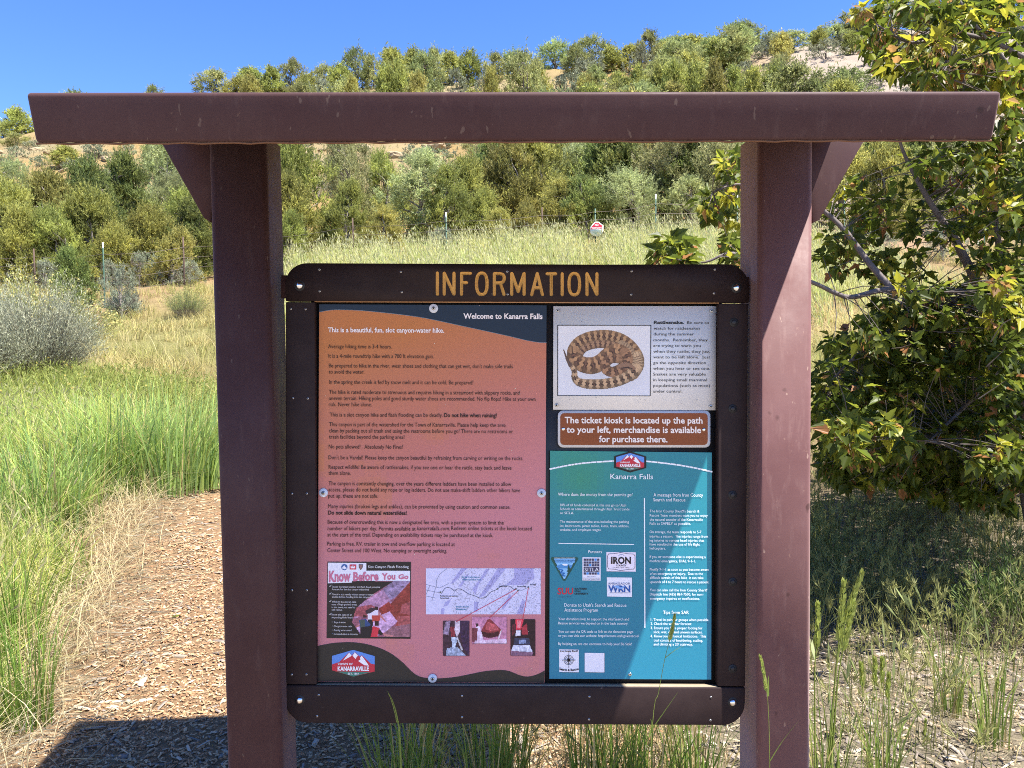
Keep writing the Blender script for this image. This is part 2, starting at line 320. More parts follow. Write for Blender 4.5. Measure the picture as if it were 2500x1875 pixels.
rail_t = kpart('header_rail', plate(top_pts, TR, TR+.045), M['lumber'])
rail_b = add_bevel(kpart('bottom_rail', plate(bot_pts, TR, TR+.045), M['lumber']), .004, 2)
side_l = add_bevel(kpart('side_rail', plate([(697.2, 737), (768.3, 737.5), (773.0, 1671.5), (698.2, 1671)], TR+.001, TR+.045), M['lumber']), .003, 2)
side_r = add_bevel(kpart('side_rail', plate([(1754, 741), (1826.6, 741.5), (1820.0, 1676.5), (1752, 1676)], TR+.001, TR+.045), M['lumber']), .003, 2)
board = kpart('backing_board', plate([(760, 725), (1762, 728), (1762, 1684), (766, 1682)], TB+.003, TB+.02), M['board'])
mb = plate([(768, 734.8), (1755, 738.2), (1755, 741.0), (768, 737.2)], TR+.004, TR+.02); tag(kpart('edge_strip', mb, M['gold']), 'thin orange strip under the header')
a_, b_ = kp(772, 1673.2, TR+.004), kp(1752, 1677.6, TR+.004); mb = MB(); up_ = EZ*.0012; V = [a_+up_, b_+up_, b_+EY*.0215+up_, a_+EY*.0215+up_]; mb.add(V+[v-EZ*.002 for v in V], [[0, 1, 2, 3], [7, 6, 5, 4], [0, 4, 5, 1], [1, 5, 6, 2], [2, 6, 7, 3], [3, 7, 4, 0]]); tag(kpart('dusty_ledge', mb, M['dust'], rail_b), 'pale dusty upper edge of the bottom rail')
# routed INFORMATION lettering
def ell(cx, cy, rx, ry, n=28):
    o = []
    for k in range(n+1):
        t = 2*math.pi*k/n; c, s = math.cos(t), math.sin(t); o.append((cx+rx*math.copysign(abs(c)**.8, c), cy+ry*math.copysign(abs(s)**.86, s)))
    return o
STR = [[(220, 122), (220, 362)], [(297, 362), (297, 124), (405, 358), (407, 358), (407, 124)], [(492, 362), (492, 126), (592, 126)], [(492, 231), (549, 231)], ell(720, 243, 60, 121),
 [(862, 364), (862, 128), (925, 128), (958, 138), (973, 165), (973, 195), (958, 222), (925, 233), (862, 233)], [(930, 235), (970, 364)],
 [(1057, 364), (1057, 128), (1060, 128), (1130, 330), (1195, 128), (1197, 128), (1197, 364)], [(1282, 366), (1345, 128), (1403, 366)], [(1306, 288), (1382, 288)], [(1455, 131), (1553, 131)], [(1503, 131), (1503, 366)],
 [(1626, 130), (1626, 366)], ell(1762, 247, 60, 121), [(1905, 366), (1905, 130), (2015, 362), (2017, 362), (2017, 130)]]
rad, cc = .0053, .0028
def capsule(a, b, mb, first, n=10):
    d = b-a; L = np.linalg.norm(d); d = d/L; s = np.cross(d, EY); V = []; Fc = []; rows = [(-rad, .001), (-rad*.7, rad*.71), (0, rad), (L, rad), (L+rad*.7, rad*.71), (L+rad, .001)]
    for x, q in rows:
        for k in range(n): t = 2*math.pi*k/n; V.append(a+d*x+q*(s*math.cos(t)+EY*math.sin(t)))
    for i in range(len(rows)-1):
        for k in range(n): Fc.append([i*n+k, i*n+(k+1) % n, (i+1)*n+(k+1) % n, (i+1)*n+k][::-1])
    Fc.append(list(range(n))); Fc.append([(len(rows)-1)*n+k for k in range(n)][::-1]); mb.add(V, Fc)
letter = MB()
for st in STR:
    P = [kp(1020+x/4.608, 640+y/4.608, TR-cc) for x, y in st]
    for a, b in zip(P[:-1], P[1:]):
        if np.linalg.norm(b-a) > .001: capsule(a, b, letter, True)
cut = obj('lettering_cutter', letter.build('lettering_cutter', M['groove'], KO), kiosk)
rail_t.data.materials.append(M['groove']); 
for p in cut.data.polygons: p.material_index = 0
bo = rail_t.modifiers.new('rout', 'BOOLEAN'); bo.object = cut; bo.operation = 'DIFFERENCE'; bo.solver = 'EXACT'; bo.use_self = True
try: bo.material_mode = 'TRANSFER'
except Exception: pass
bpy.context.view_layer.update(); dg = bpy.context.evaluated_depsgraph_get()
nm = bpy.data.meshes.new_from_object(rail_t.evaluated_get(dg)); rail_t.modifiers.clear(); bpy.data.objects.remove(cut)
import bmesh
gi = [i for i, s in enumerate(nm.materials) if s and s.name.startswith('yellow_groove')]
def split(me, keep):
    b = bmesh.new(); b.from_mesh(me); bmesh.ops.delete(b, geom=[f for f in b.faces if (f.material_index in gi) != keep], context='FACES')
    out = bpy.data.meshes.new('header'); b.to_mesh(out); b.free(); out.materials.append(M['groove'] if keep else M['lumber']); out.polygons.foreach_set('material_index', [0]*len(out.polygons)); return out
rail_t.data = split(nm, False); lo = obj('lettering', split(nm, True), rail_t); tag(lo, 'routed yellow word INFORMATION')
# fixings
def disc(P, r, t=0, n=16, d=.001, dome=0):
    """a thin disc (or dome) on the plane, standing t in front of P"""
    V = []; Fc = []; rows = [(r, 0), (r*.96, d)] + ([(r*math.cos(R(a)), d+dome*math.sin(R(a))) for a in (20, 45, 65, 82)] if dome else [(.0001, d)])
    for q, h in rows:
        for k in range(n): a = 2*math.pi*k/n; V.append(P+EX*q*math.cos(a)+EZ*q*math.sin(a)-EY*(t+h))
    for i in range(len(rows)-1):
        for k in range(n): Fc.append([i*n+k, i*n+(k+1) % n, (i+1)*n+(k+1) % n, (i+1)*n+k])
    Fc.append([(len(rows)-1)*n+k for k in range(n)]); return V, Fc
def fixing(name, parent, px, py, t, layers, label=None):
    """layers: list of (radius px, height offset, thickness, dome, material); the first is the part, the rest its pieces"""
    P = kp(px, py, t); par = parent
    for k, (rp, off, d, dome, mt, nm_) in enumerate(layers):
        mb = MB(); mb.add(*disc(P, rp*KD/F, off, 18, d, dome)); o = obj(nm_, mb.build(nm_, M[mt], KO, dome > 0), par)
        if k == 0: par = o if parent is kiosk else parent; tag(o, label)
    return o
for px, py in ((731, 697), (1798, 702.6), (731, 1709.7), (1789, 1715)):
    fixing('carriage_bolt', kiosk, px, py, TR, [(13.5, 0, .0006, 0, 'hole_shade', 'bolt_recess'), (9.6, .0006, .001, .006, 'chrome', 'bolt_head')])
for px, py in ((1792, 787), (1789, 998), (1788.8, 1208.6), (1788.8, 1421), (1788.8, 1633)):
    fixing('rail_bolt', kiosk, px, py, TR, [(11.5, 0, .0006, 0, 'hole_shade', 'bolt_recess'), (6.6, .0006, .001, .002, 'darkbolt', 'bolt_head')])
SCR = [(780, 658), (780.5, 711), (979, 663.5), (981, 713), (1238.5, 663), (1239.5, 718.5), (1542, 662), (1541, 719), (1745, 658), (1743, 716), (710, 754), (746, 754.5), (715.5, 972), (751.5, 973),
 (713, 1205), (749, 1205), (713, 1441), (749, 1441), (712, 1647), (748, 1646.5), (778, 1696.5), (774, 1748.5), (1128, 1699), (1128, 1751), (1439, 1701), (1438, 1756.5), (1736, 1702), (1734.5, 1758.5)]
for px, py in SCR:
    mb = MB(); P = kp(px, py, TR); V, Fc = disc(P, 3.0*KD/F, 0, 8, .0012); mb.add(V, Fc); o = kpart('screw', mb, M['zinc'])
    mb = MB(); mb.add(*disc(P, 1.3*KD/F, .0013, 6, .0003)); kpart('screw_socket', mb, M['hole_shade'], o)
mb = plate([(686, 672), (704, 672), (704, 728), (686, 728)], .078, .086); kpart('mounting_bracket', mb, M['steel'])
mb = plate([(1815, 676), (1840, 676), (1840, 730), (1815, 730)], .078, .086); kpart('mounting_bracket', mb, M['steel'])
# ------------------------------------------------------------------ prints: flat coloured shapes and writing on the posters
class Print:
    """a poster: a thin board plus flat print layers. conv maps crop coordinates to photograph pixels"""
    def __init__(s, t): s.t = t; s.k = 0
def c5(x, y): return 760+x/3.13, 720+y/3.13
def c6(x, y): return 760+x/3.19, 1200+y/3.19
def c7(x, y): return 1320+x/4.148, 720+y/4.148
def c8(x, y): return 1320+x/2.72, 1090+y/2.72
def ckb(x, y): return 790+x/5.53, 1360+y/5.53
def cmap(x, y): return 1030+x/6.913, 1380+y/6.913
def cpt(x, y): return 1340+x/5.029, 1330+y/5.029
def poly(mb, pts, conv, t, col):
    """a flat filled polygon, any outline"""
    pp = [conv(*p) for p in pts]; P = [kp(a, b, t) for a, b in pp]
    tri = geometry.tessellate_polygon([[Vector((a, -b, 0)) for a, b in pp]])
    out = []
    for f in tri:
        (x0, y0), (x1, y1), (x2, y2) = (pp[i] for i in f); a = (x1-x0)*(-(y2-y0))-(x2-x0)*(-(y1-y0)); out.append(list(f) if a > 0 else list(f)[::-1])
    mb.add(P, out, col)
def line(mb, pts, w, conv, t, col):
    for (x0, y0), (x1, y1) in zip(pts[:-1], pts[1:]):
        d = math.hypot(x1-x0, y1-y0) or 1; nx, ny = -(y1-y0)/d*w/2, (x1-x0)/d*w/2; ex, ey = (x1-x0)/d*w*.3, (y1-y0)/d*w*.3
        poly(mb, [(x0+nx-ex, y0+ny-ey), (x1+nx+ex, y1+ny+ey), (x1-nx+ex, y1-ny+ey), (x0-nx-ex, y0-ny-ey)], conv, t, col)
_gc = {}
def glyphs(txt, style):
    key = (txt, style)
    if key in _gc: return _gc[key]
    cu = bpy.data.curves.new('writing', 'FONT'); cu.body = txt; cu.size = 1; cu.resolution_u = 2; cu.fill_mode = 'FRONT'
    if 'b' in style: cu.offset = .022
    if 'B' in style: cu.offset = .036
    if 'i' in style: cu.shear = .22
    if 't' in style: cu.offset = -.004
    o = bpy.data.objects.new('writing', cu); COL.objects.link(o); bpy.context.view_layer.update()
    me = bpy.data.meshes.new_from_object(o.evaluated_get(bpy.context.evaluated_depsgraph_get()))
    V = np.zeros(len(me.vertices)*3); me.vertices.foreach_get('co', V); V = V.reshape(-1, 3)[:, :2]
    Fc = [list(p.vertices) for p in me.polygons]
    bpy.data.objects.remove(o); bpy.data.curves.remove(cu); bpy.data.meshes.remove(me); _gc[key] = (V, Fc); return V, Fc
def text(mb, txt, x0, x1, yb, cap, conv, t, col, style='', slope=.0045, bend=None):
    """a line of writing from x0 to x1 on baseline yb (crop coordinates), capitals cap high"""
    V, Fc = glyphs(txt, style)
    if not len(V): return
    xa, xb = V[:, 0].min(), V[:, 0].max(); X_ = x0+(V[:, 0]-xa)/(xb-xa)*(x1-x0); Y_ = yb+slope*(X_-x0)-V[:, 1]*cap/.727
    if bend: Y_ = Y_+bend(X_)
    a, b = conv(X_, Y_); mb.add(kp(a, b, t), Fc, col)
def raster(name, img, q, conv, t, parent, label=None):
    """a printed picture: one small coloured face per cell; q = its four corners (top left, top right, bottom right, bottom left)"""
    h, w = img.shape[:2]; u = np.linspace(0, 1, w+1)[None, :, None]; v = np.linspace(0, 1, h+1)[:, None, None]; q = np.array([conv(*p) for p in q], float)
    P = (q[0]*(1-u)+q[1]*u)*(1-v)+(q[3]*(1-u)+q[2]*u)*v; V = kp(P[..., 0], P[..., 1], t)
    i = np.arange(h*w); r, c = i//w, i % w
    cor = np.stack([V[r, c], V[r+1, c], V[r+1, c+1], V[r, c+1]], 1).reshape(-1, 3)
    me = mesh(name, cor-KO, np.arange(h*w*4).reshape(-1, 4), M['print'], np.repeat(img.reshape(-1, 3), 4, 0)); return tag(obj(name, me, parent), label)
def L3(c): return np.array(lin(*c))
class Canvas:
    def __init__(s, x0, y0, x1, y1, w, h, col):
        s.X, s.Y = np.meshgrid(x0+(np.arange(w)+.5)/w*(x1-x0), y0+(np.arange(h)+.5)/h*(y1-y0)); s.I = np.ones((h, w, 3))*L3(col); s.q = [(x0, y0), (x1, y0), (x1, y1), (x0, y1)]
    def poly(s, pts, col, a=1.0, nz=0, ns=.05):
        ins = np.zeros(s.X.shape, bool); n = len(pts)
        for i in range(n):
            (xa, ya), (xb, yb) = pts[i], pts[(i+1) % n]
            if ya == yb: continue
            ins ^= ((ya > s.Y) != (yb > s.Y)) & (s.X < (xb-xa)*(s.Y-ya)/(yb-ya)+xa)
        c = L3(col)*np.ones(s.I.shape)
        if nz: c = c*(1+nz*2*fbm(s.X*ns, s.Y*ns, len(pts)))[..., None]
        s.I[ins] = s.I[ins]*(1-a)+c[ins]*a; return ins
    def stroke(s, pts, wid, fn, sh=None):
        best = np.full(s.X.shape, 1e9); U = np.zeros(s.X.shape); Vv = np.zeros(s.X.shape); Wd = np.ones(s.X.shape); u0 = 0
        for k, ((xa, ya), (xb, yb)) in enumerate(zip(pts[:-1], pts[1:])):
            L = math.hypot(xb-xa, yb-ya); dx, dy = (xb-xa)/L, (yb-ya)/L; t = np.clip((s.X-xa)*dx+(s.Y-ya)*dy, 0, L); d = np.hypot(s.X-xa-t*dx, s.Y-ya-t*dy); w = (wid[k]+(wid[k+1]-wid[k])*t/L)/2
            r = d/w; m_ = r < best; best[m_] = r[m_]; U[m_] = (u0+t)[m_]; Vv[m_] = (((s.X-xa)*-dy+(s.Y-ya)*dx)/w)[m_]; Wd[m_] = w[m_]; u0 += L
        ins = best < 1; s.I[ins] = fn(U, np.clip(Vv, -1, 1), Wd)[ins]
    def noise(s, amp, sc, seed=0): s.I = np.clip(s.I*(1+amp*2*fbm(s.X*sc, s.Y*sc, seed, 5))[..., None], 0, 1)
def spline(pts, n=8):
    P = np.array(pts, float); o = []
    for i in range(len(P)-1):
        p0, p1, p2, p3 = P[max(i-1, 0)], P[i], P[i+1], P[min(i+2, len(P)-1)]
        for k in range(n):
            t = k/n; o.append(tuple(.5*((2*p1)+(-p0+p2)*t+(2*p0-5*p1+4*p2-p3)*t*t+(-p0+3*p1-3*p2+p3)*t**3)))
    return o+[tuple(P[-1])]
S1 = .0008
# --- welcome poster: printed orange to mauve with navy head and black foot
tp = TB-.004
def c5i(px, py): return (px-760)*3.13, (py-720)*3.13
wel = kpart('welcome_poster', plate([(779, 743), (1334.5, 745.5), (1330, 1668), (775, 1664)], tp, TB+.003), M['board'], label='orange and mauve poster with hiking rules')
w_, h_ = 40, 70; gx, gy = np.meshgrid(np.linspace(0, 1, w_), np.linspace(0, 1, h_))
ga = L3((178, 110, 58)); gb = L3((182, 112, 104)); gc = L3((190, 122, 132)); tt = np.clip((gy-.02+.22*(gx-.5)+.1*fbm(gx*3, gy*4, 8))/.62, 0, 1)[..., None]
im = np.where(tt < .55, ga+(gb-ga)*(tt/.55), gb+(gc-gb)*((tt-.55)/.45)); sp = np.clip((fbm(gx*4, gy*6, 77)-.12)*5, 0, .5)[..., None]*(1-tt*.6); im = im*(1-sp)+L3((190, 122, 50))*sp
bodyq = raster('poster_ground', im, [(779.3, 743.3), (1334.2, 745.8), (1329.7, 1667.7), (775.3, 1663.7)], lambda x, y: (x, y), tp-S1, wel)
sh = MB(); navy = lin(12, 32, 54)
poly(sh, [(61, 72)]+[(61, 130)]+spline([(61, 130), (150, 115), (240, 113), (400, 120), (620, 142), (800, 165), (930, 188), (1100, 225), (1300, 268), (1500, 312), (1640, 345), (1740, 362), (1796, 363)], 4)[1:]+[(1798, 80)], c5, tp-2*S1, navy)
line(sh, spline([(61, 131), (150, 116), (240, 114), (400, 121), (620, 143), (800, 166), (930, 189), (1100, 226), (1300, 269), (1500, 313), (1640, 346), (1740, 363), (1796, 364)], 4), 3, c5, tp-2.5*S1, lin(110, 130, 150))
kpart('header_band', sh, M['print'], wel, col=True); sh = MB()
foot = spline([(49, 1203), (150, 1183), (240, 1175), (330, 1175), (420, 1187), (520, 1215), (620, 1262), (710, 1330), (780, 1400), (830, 1435), (880, 1450), (940, 1455), (1020, 1455), (1120, 1445), (1250, 1420), (1350, 1400), (1440, 1392), (1500, 1392), (1550, 1402), (1620, 1430), (1680, 1442), (1750, 1428), (1817, 1395)], 4)
poly(sh, foot+[(1816, 1490), (49, 1478)], c6, tp-2*S1, lin(42, 40, 40))
kpart('foot_band', sh, M['print'], wel, col=True)
tx = MB(); ink = lin(26, 12, 10); blk = lin(20, 8, 8); wht = lin(232, 226, 232); T5 = tp-3*S1
text(tx, 'Welcome to Kanarra Falls', 1163, 1767, 181, 42, c5, T5, wht, 'b'); text(tx, 'This is a beautiful, fun, slot canyon-water hike.', 128, 1015, 284, 37, c5, T5, wht, 'b')
for s, a, b, y, *st in [('Average hiking time is 3-4 hours.', 128, 614, 408), ('It is a 4-mile roundtrip hike with a 700 ft elevation gain.', 131, 935, 481), ("Be prepared to hike in the river, wear shoes and clothing that can get wet, don't make side trails", 134, 1540, 555), ('to avoid the water.', 134, 405, 602),
 ('In the spring the creek is fed by snow melt and it can be cold. Be prepared!', 136, 1237, 680), ('The hike is rated moderate to strenuous and requires hiking in a streambed with slippery rocks, and', 136, 1592, 757), ('uneven terrain. Hiking poles and good sturdy water shoes are recommended. No flip flops! Hike at your own', 135, 1714, 804), ('risk. Never hike alone.', 134, 461, 851),
 ('This is a slot canyon hike and flash flooding can be deadly.', 141, 1003, 930), ('Do not hike when raining!', 1014, 1417, 934, 'b'), ('This canyon is part of the watershed for the Town of Kanarraville. Please help keep the area', 136, 1485, 1004), ('clean by packing out all trash and using the restrooms before you go! There are no restrooms or', 135, 1542, 1052), ('trash facilities beyond the parking area!', 135, 711, 1099),
 ('No pets allowed!', 133, 374, 1174), ('Absolutely No Fires!', 405, 699, 1176), ("Don't be a Vandal! Please keep the canyon beautiful by refraining from carving or writing on the rocks.", 131, 1620, 1257), ('Respect wildlife! Be aware of rattlesnakes, if you see one or hear the rattle, stay back and leave', 132, 1530, 1330), ('them alone.', 131, 301, 1376),
 ('The canyon is constantly changing, over the years different ladders have been installed to allow', 131, 1528, 1455), ('access, please do not build any rope or log ladders. Do not use make-shift ladders other hikers have', 131, 1596, 1502), ('put up, these are not safe.', 129, 510, 1550), ('Many injuries (broken legs and ankles), can be prevented by using caution and common sense.', 128, 1521, 1630)]:
    text(tx, s, a, b, y, 32, c5, T5, blk if st else ink, st[0] if st else '')
for s, a, b, y, *st in [('Do not slide down natural waterslides!', 130, 743, 180, 'b'), ('Because of overcrowding this is now a designated fee area, with a permit system to limit the', 127, 1499, 252), ('number of hikers per day. Permits available at', 127, 812, 302), ('kanarrafalls.com.', 822, 1079, 302, 'i'), ('Redeem online tickets at the kiosk located', 1090, 1717, 301), ('at the start of the trail. Depending on availability tickets may be purchased at the kiosk.', 125, 1417, 351), ('Parking is free. RV, trailer in tow and overflow parking is located at', 124, 1118, 422), ('Center Street and 100 West. No camping or overnight parking.', 124, 1057, 473)]:
    text(tx, s, a, b, y, 32, c6, T5, blk if st else ink, st[0] if st else '')
rq = np.random.default_rng(5)
for _ in range(46):
    x, y = rq.uniform(80, 1780), rq.uniform(80, 2880); r_ = rq.uniform(1.5, 5); poly(tx, [(x-r_, y), (x, y-r_*rq.uniform(.4, 1.6)), (x+r_, y+rq.uniform(-2, 2)), (x, y+r_*.7)], c5, tp-3.3*S1, lin(214, 196, 178))
kpart('lettering', tx, M['print'], wel, col=True)  # mesh also holds the poster's pale dust specks
def emblem(conv, ox, oy, sx, t, parent, edge=None):
    """the town's hexagonal mountain emblem; crop coordinates of the large one scaled to a new place"""
    E = MB(); f = lambda x, y: conv(ox+(x-401)*sx, oy+(y-1433)*sx)
    if edge: poly(E, [(70, 1318), (401, 1215), (734, 1322), (734, 1562), (401, 1655), (70, 1556)], f, t+S1*.5, lin(18, 20, 26))
    poly(E, [(113, 1335), (401, 1253), (690, 1338), (690, 1545), (401, 1613), (113, 1528)], f, t, lin(92, 140, 215)); poly(E, [(113, 1450), (210, 1418), (345, 1285), (375, 1330), (425, 1285), (490, 1345), (515, 1325), (640, 1440), (690, 1450), (690, 1545), (401, 1613), (113, 1528)], f, t-S1*.5, lin(190, 48, 66))
    for p in ([(345, 1290), (378, 1330), (360, 1345), (262, 1398)], [(420, 1287), (465, 1330), (445, 1352), (430, 1378), (410, 1350), (390, 1335)], [(515, 1330), (612, 1466), (550, 1460), (490, 1420), (468, 1402), (498, 1385), (490, 1360)]): poly(E, p, f, t-S1, lin(240, 236, 242))
    poly(E, [(176, 1545), (640, 1552), (401, 1613)], f, t-S1, lin(62, 122, 108))
    text(E, 'TOWN OF', 190, 395, 1458, 30, f, t-1.4*S1, lin(240, 236, 242), 'b', 0); text(E, 'KANARRAVILLE', 190, 612, 1534, 58, f, t-1.4*S1, lin(245, 242, 248), 'B', 0); text(E, 'EST. 1861', 328, 472, 1586, 25, f, t-1.6*S1, lin(235, 235, 240), 'b', 0)
    return kpart('town_emblem', E, M['print'], parent, col=True)
emblem(ckb, 401, 1433, 1, tp-3*S1, wel)
# flash flood notice
E = MB(); tk = tp-2*S1
poly(E, [(52, 62), (1180, 66), (1174, 1104), (40, 1094)], ckb, tk, lin(36, 34, 36)); poly(E, [(60, 76), (577, 80), (577, 184), (1168, 186), (1168, 322), (58, 354)], ckb, tk-S1, lin(225, 226, 238))
text(E, 'Slot Canyon Flash Flooding', 600, 1148, 148, 36, ckb, tk-S1, lin(235, 235, 240), '', 0)
for s, a, b, y, cp in (('Know', 72, 365, 334, 150), ('Before', 400, 742, 322, 120), ('You', 785, 968, 306, 88), ('Go', 1008, 1146, 299, 66)): text(E, s, a, b, y, cp, ckb, tk-2*S1, lin(196, 110, 140), 'B', -.03)
for s, a, b, y, st in (('Check the latest weather and flash flood potential', 113, 762, 412, ''), ('forecast for the slot canyon watershed', 113, 612, 446, ''), ('Check in at a nearby visitor center or ranger', 113, 686, 514, ''), ('station before heading into slot canyons', 113, 634, 548, ''), ('While in the canyon, take', 112, 440, 614, ''), ('note of high-ground areas,', 110, 452, 650, ''), ('in the event you need to', 110, 425, 688, ''), ('self rescue', 110, 252, 722, ''),
 ('Know the signs of an', 110, 382, 788, ''), ('impending flash flood', 110, 388, 826, ''), ('Surge in water', 138, 300, 890, 'i'), ('Change in water color', 138, 386, 944, 'i'), ('Roaring water sound', 138, 378, 998, 'i'), ('Increased debris in the water', 138, 468, 1050, 'i')): text(E, s, a, b, y, 25, ckb, tk-2*S1, lin(215, 214, 220), st, .008)
for y in (390, 494, 594, 770): line(E, [(78, y), (86, y+10), (104, y-14)], 5, ckb, tk-2*S1, lin(215, 214, 220))
for y in (876, 930, 984, 1034): poly(E, [(112, y-3), (119, y-3), (119, y+4), (112, y+4)], ckb, tk-2*S1, lin(215, 214, 220))
ring = [(280+42*math.cos(k*.35), 136+42*math.sin(k*.35)) for k in range(18)]; poly(E, ring, ckb, tk-2*S1, lin(60, 100, 160)); poly(E, [(245, 150), (280, 110), (300, 140), (318, 150), (280, 165)], ckb, tk-3*S1, lin(225, 226, 238))
poly(E, [(352, 100), (440, 100), (440, 168), (352, 168)], ckb, tk-2*S1, lin(205, 60, 80)); poly(E, [(366, 120), (378, 120), (378, 130), (390, 130), (390, 114), (402, 114), (402, 130), (414, 130), (414, 120), (426, 120), (426, 152), (366, 152)], ckb, tk-3*S1, lin(235, 226, 235))
poly(E, [(472, 98), (532, 98), (526, 145), (502, 178), (478, 145)], ckb, tk-2*S1, lin(70, 60, 62)); poly(E, [(482, 106), (524, 106), (518, 140), (502, 164), (486, 140)], ckb, tk-3*S1, lin(150, 110, 105))
notice = kpart('flood_notice', E, M['print'], wel, col=True, label='black notice headed Know Before You Go with a canyon photograph')
cv = Canvas(385, 322, 1168, 1078, 100, 96, (150, 92, 112)); cv.poly([(940, 322), (1168, 322), (1168, 340), (950, 560), (800, 620), (780, 450)], (150, 130, 165), 1, .9, .03); cv.poly([(385, 700), (800, 440), (930, 620), (730, 720), (420, 830)], (185, 140, 175), 1, .6, .02)
cv.poly([(380, 690), (640, 640), (740, 700), (600, 800), (390, 800)], (165, 85, 95), 1, .5, .03); cv.poly([(1168, 330), (1168, 1078), (900, 1078), (990, 880), (870, 820), (900, 640)], (142, 62, 56), 1, .4, .012); cv.poly([(1060, 640), (1168, 600), (1168, 780), (1030, 760)], (168, 88, 92), 1, .3, .02); cv.poly([(985, 800), (1168, 790), (1168, 900), (1010, 935)], (165, 86, 88), 1, .3, .02)
cv.poly([(820, 960), (1168, 900), (1168, 1078), (820, 1078)], (146, 100, 112), 1, .3, .02); cv.poly([(430, 940), (640, 800), (880, 720), (1000, 870), (850, 1000), (700, 1078), (480, 1030)], (205, 165, 205), 1, .4, .03); cv.poly([(740, 700), (880, 600), (960, 680), (880, 740), (780, 780)], (150, 60, 55), 1, .4, .03)
cv.noise(.55, .05, 4); cv.I = np.clip(cv.I*(1+.7*fbm(cv.X*.02+cv.Y*.03, cv.Y*.06, 44, 4))[..., None], 0, 1)
for p, c in (([(655, 680), (735, 720), (745, 790), (700, 840), (600, 845), (590, 760)], (225, 215, 232)), ([(560, 730), (640, 680), (730, 690), (700, 715), (630, 760), (580, 770)], (60, 45, 55)), ([(690, 668), (735, 672), (738, 712), (700, 712)], (50, 32, 32)), ([(735, 740), (800, 810), (846, 872), (830, 878), (740, 790)], (190, 120, 120)), ([(600, 840), (668, 840), (670, 930), (600, 940)], (40, 34, 42)),
 ([(530, 780), (585, 785), (580, 822), (535, 822)], (58, 36, 34)), ([(480, 850), (570, 835), (640, 920), (560, 960), (490, 950)], (50, 75, 125)), ([(490, 850), (560, 850), (556, 960), (495, 960)], (70, 84, 80)), ([(495, 950), (655, 925), (660, 1078), (498, 1078)], (34, 30, 38)), ([(650, 790), (760, 790), (765, 860), (660, 870)], (185, 70, 62)),
 ([(690, 860), (748, 865), (745, 930), (690, 928)], (56, 34, 34)), ([(665, 930), (760, 960), (725, 1078), (638, 1078)], (205, 55, 72)), ([(745, 960), (810, 1040), (760, 1058), (735, 1040)], (36, 30, 36)), ([(800, 1030), (940, 1060), (930, 1078), (820, 1062)], (200, 130, 130)), ([(430, 940), (480, 910), (490, 930), (440, 955)], (180, 110, 105))): cv.poly(p, c)
for p in ([(384, 321), (940, 330), (640, 520), (440, 690), (384, 880)], [(384, 880), (500, 1040), (500, 1079), (384, 1079)]): cv.poly(p, (36, 34, 36))
raster('canyon_photo', cv.I, cv.q, ckb, tk-1.5*S1, wel, 'hikers wading a red slot canyon')
# trail map and its photographs
cv = Canvas(68, 52, 2006, 828, 160, 66, (206, 206, 236)); Wm = cv.X; Hm = cv.Y
for p in ([(660, 52), (760, 52), (540, 300), (480, 310)], [(1080, 60), (1150, 60), (960, 330), (900, 500), (850, 400), (1000, 200)], [(1280, 52), (1420, 52), (1180, 360), (1050, 520), (960, 540), (1100, 330)], [(1560, 52), (1880, 52), (1900, 220), (1720, 330), (1500, 330), (1420, 330), (1560, 200)], [(760, 150), (790, 160), (660, 370), (620, 350)], [(400, 620), (500, 560), (440, 680), (360, 700)], [(1480, 480), (1520, 540), (1400, 720), (1330, 760)], [(1700, 560), (1740, 620), (1700, 828), (1600, 828)], [(880, 620), (960, 620), (940, 800), (880, 780)], [(330, 720), (380, 730), (370, 828), (320, 828)]): cv.poly(p, (160, 158, 212), .85)
e_ = fbm(Wm*.0042, Hm*.0042, 14, 4)*14+Wm*.006; lv = np.abs(e_-np.round(e_)); cv.I[(lv < .09) & (Wm > 520)] *= .62; cv.noise(.1, .02, 3)
mp_ = raster('trail_map', cv.I, cv.q, cmap, tp-2*S1, wel, 'pale lavender contour map of the trail')
E = MB(); tm = tp-2.6*S1; rd = lin(60, 62, 78); gr = lin(135, 138, 158)
line(E, spline([(330, 480), (380, 400), (430, 375), (490, 390), (555, 435), (600, 400), (680, 415), (780, 480), (900, 520), (985, 555), (1070, 545), (1150, 460), (1220, 430), (1275, 400), (1340, 350), (1450, 350), (1510, 370), (1545, 405), (1590, 400)], 3), 8, cmap, tm, rd)
for p in ([(70, 325), (300, 385), (450, 310)], [(70, 420), (320, 470)], [(245, 370), (245, 260), (300, 150), (420, 60)], [(135, 340), (75, 490)], [(235, 370), (170, 600)], [(70, 520), (230, 555)], [(1620, 430), (1700, 420), (1760, 390), (1800, 370)]): line(E, p, 7, cmap, tm, gr)
for x, y in ((312, 455), (1276, 400), (1588, 400), (1622, 430), (1797, 370)): poly(E, [(x+15*math.cos(k*.785), y+15*math.sin(k*.785)) for k in range(8)], cmap, tm-S1*.4, lin(92, 100, 92))
for s, a, b, y, c in (('Spring Creek Canyon', 678, 972, 212, (58, 130, 165)), ('Wilderness Study Area', 678, 996, 256, (58, 130, 165)), ('Bureau of Land', 580, 792, 712, (58, 130, 165)), ('Management', 580, 756, 754, (58, 130, 165)), ('Parking lot and restroom', 310, 616, 530, (40, 40, 48)), ('Permit kiosk', 310, 458, 566, (40, 40, 48)), ('Road Ends', 1300, 1440, 368, (60, 60, 70)), ('Kanarra Falls', 1610, 1760, 370, (60, 60, 70)), ('End Falls', 1825, 1925, 338, (60, 60, 70))): text(E, s, a, b, y, 26, cmap, tm-S1*.4, lin(*c), 'b', 0)
red = lin(200, 52, 72)
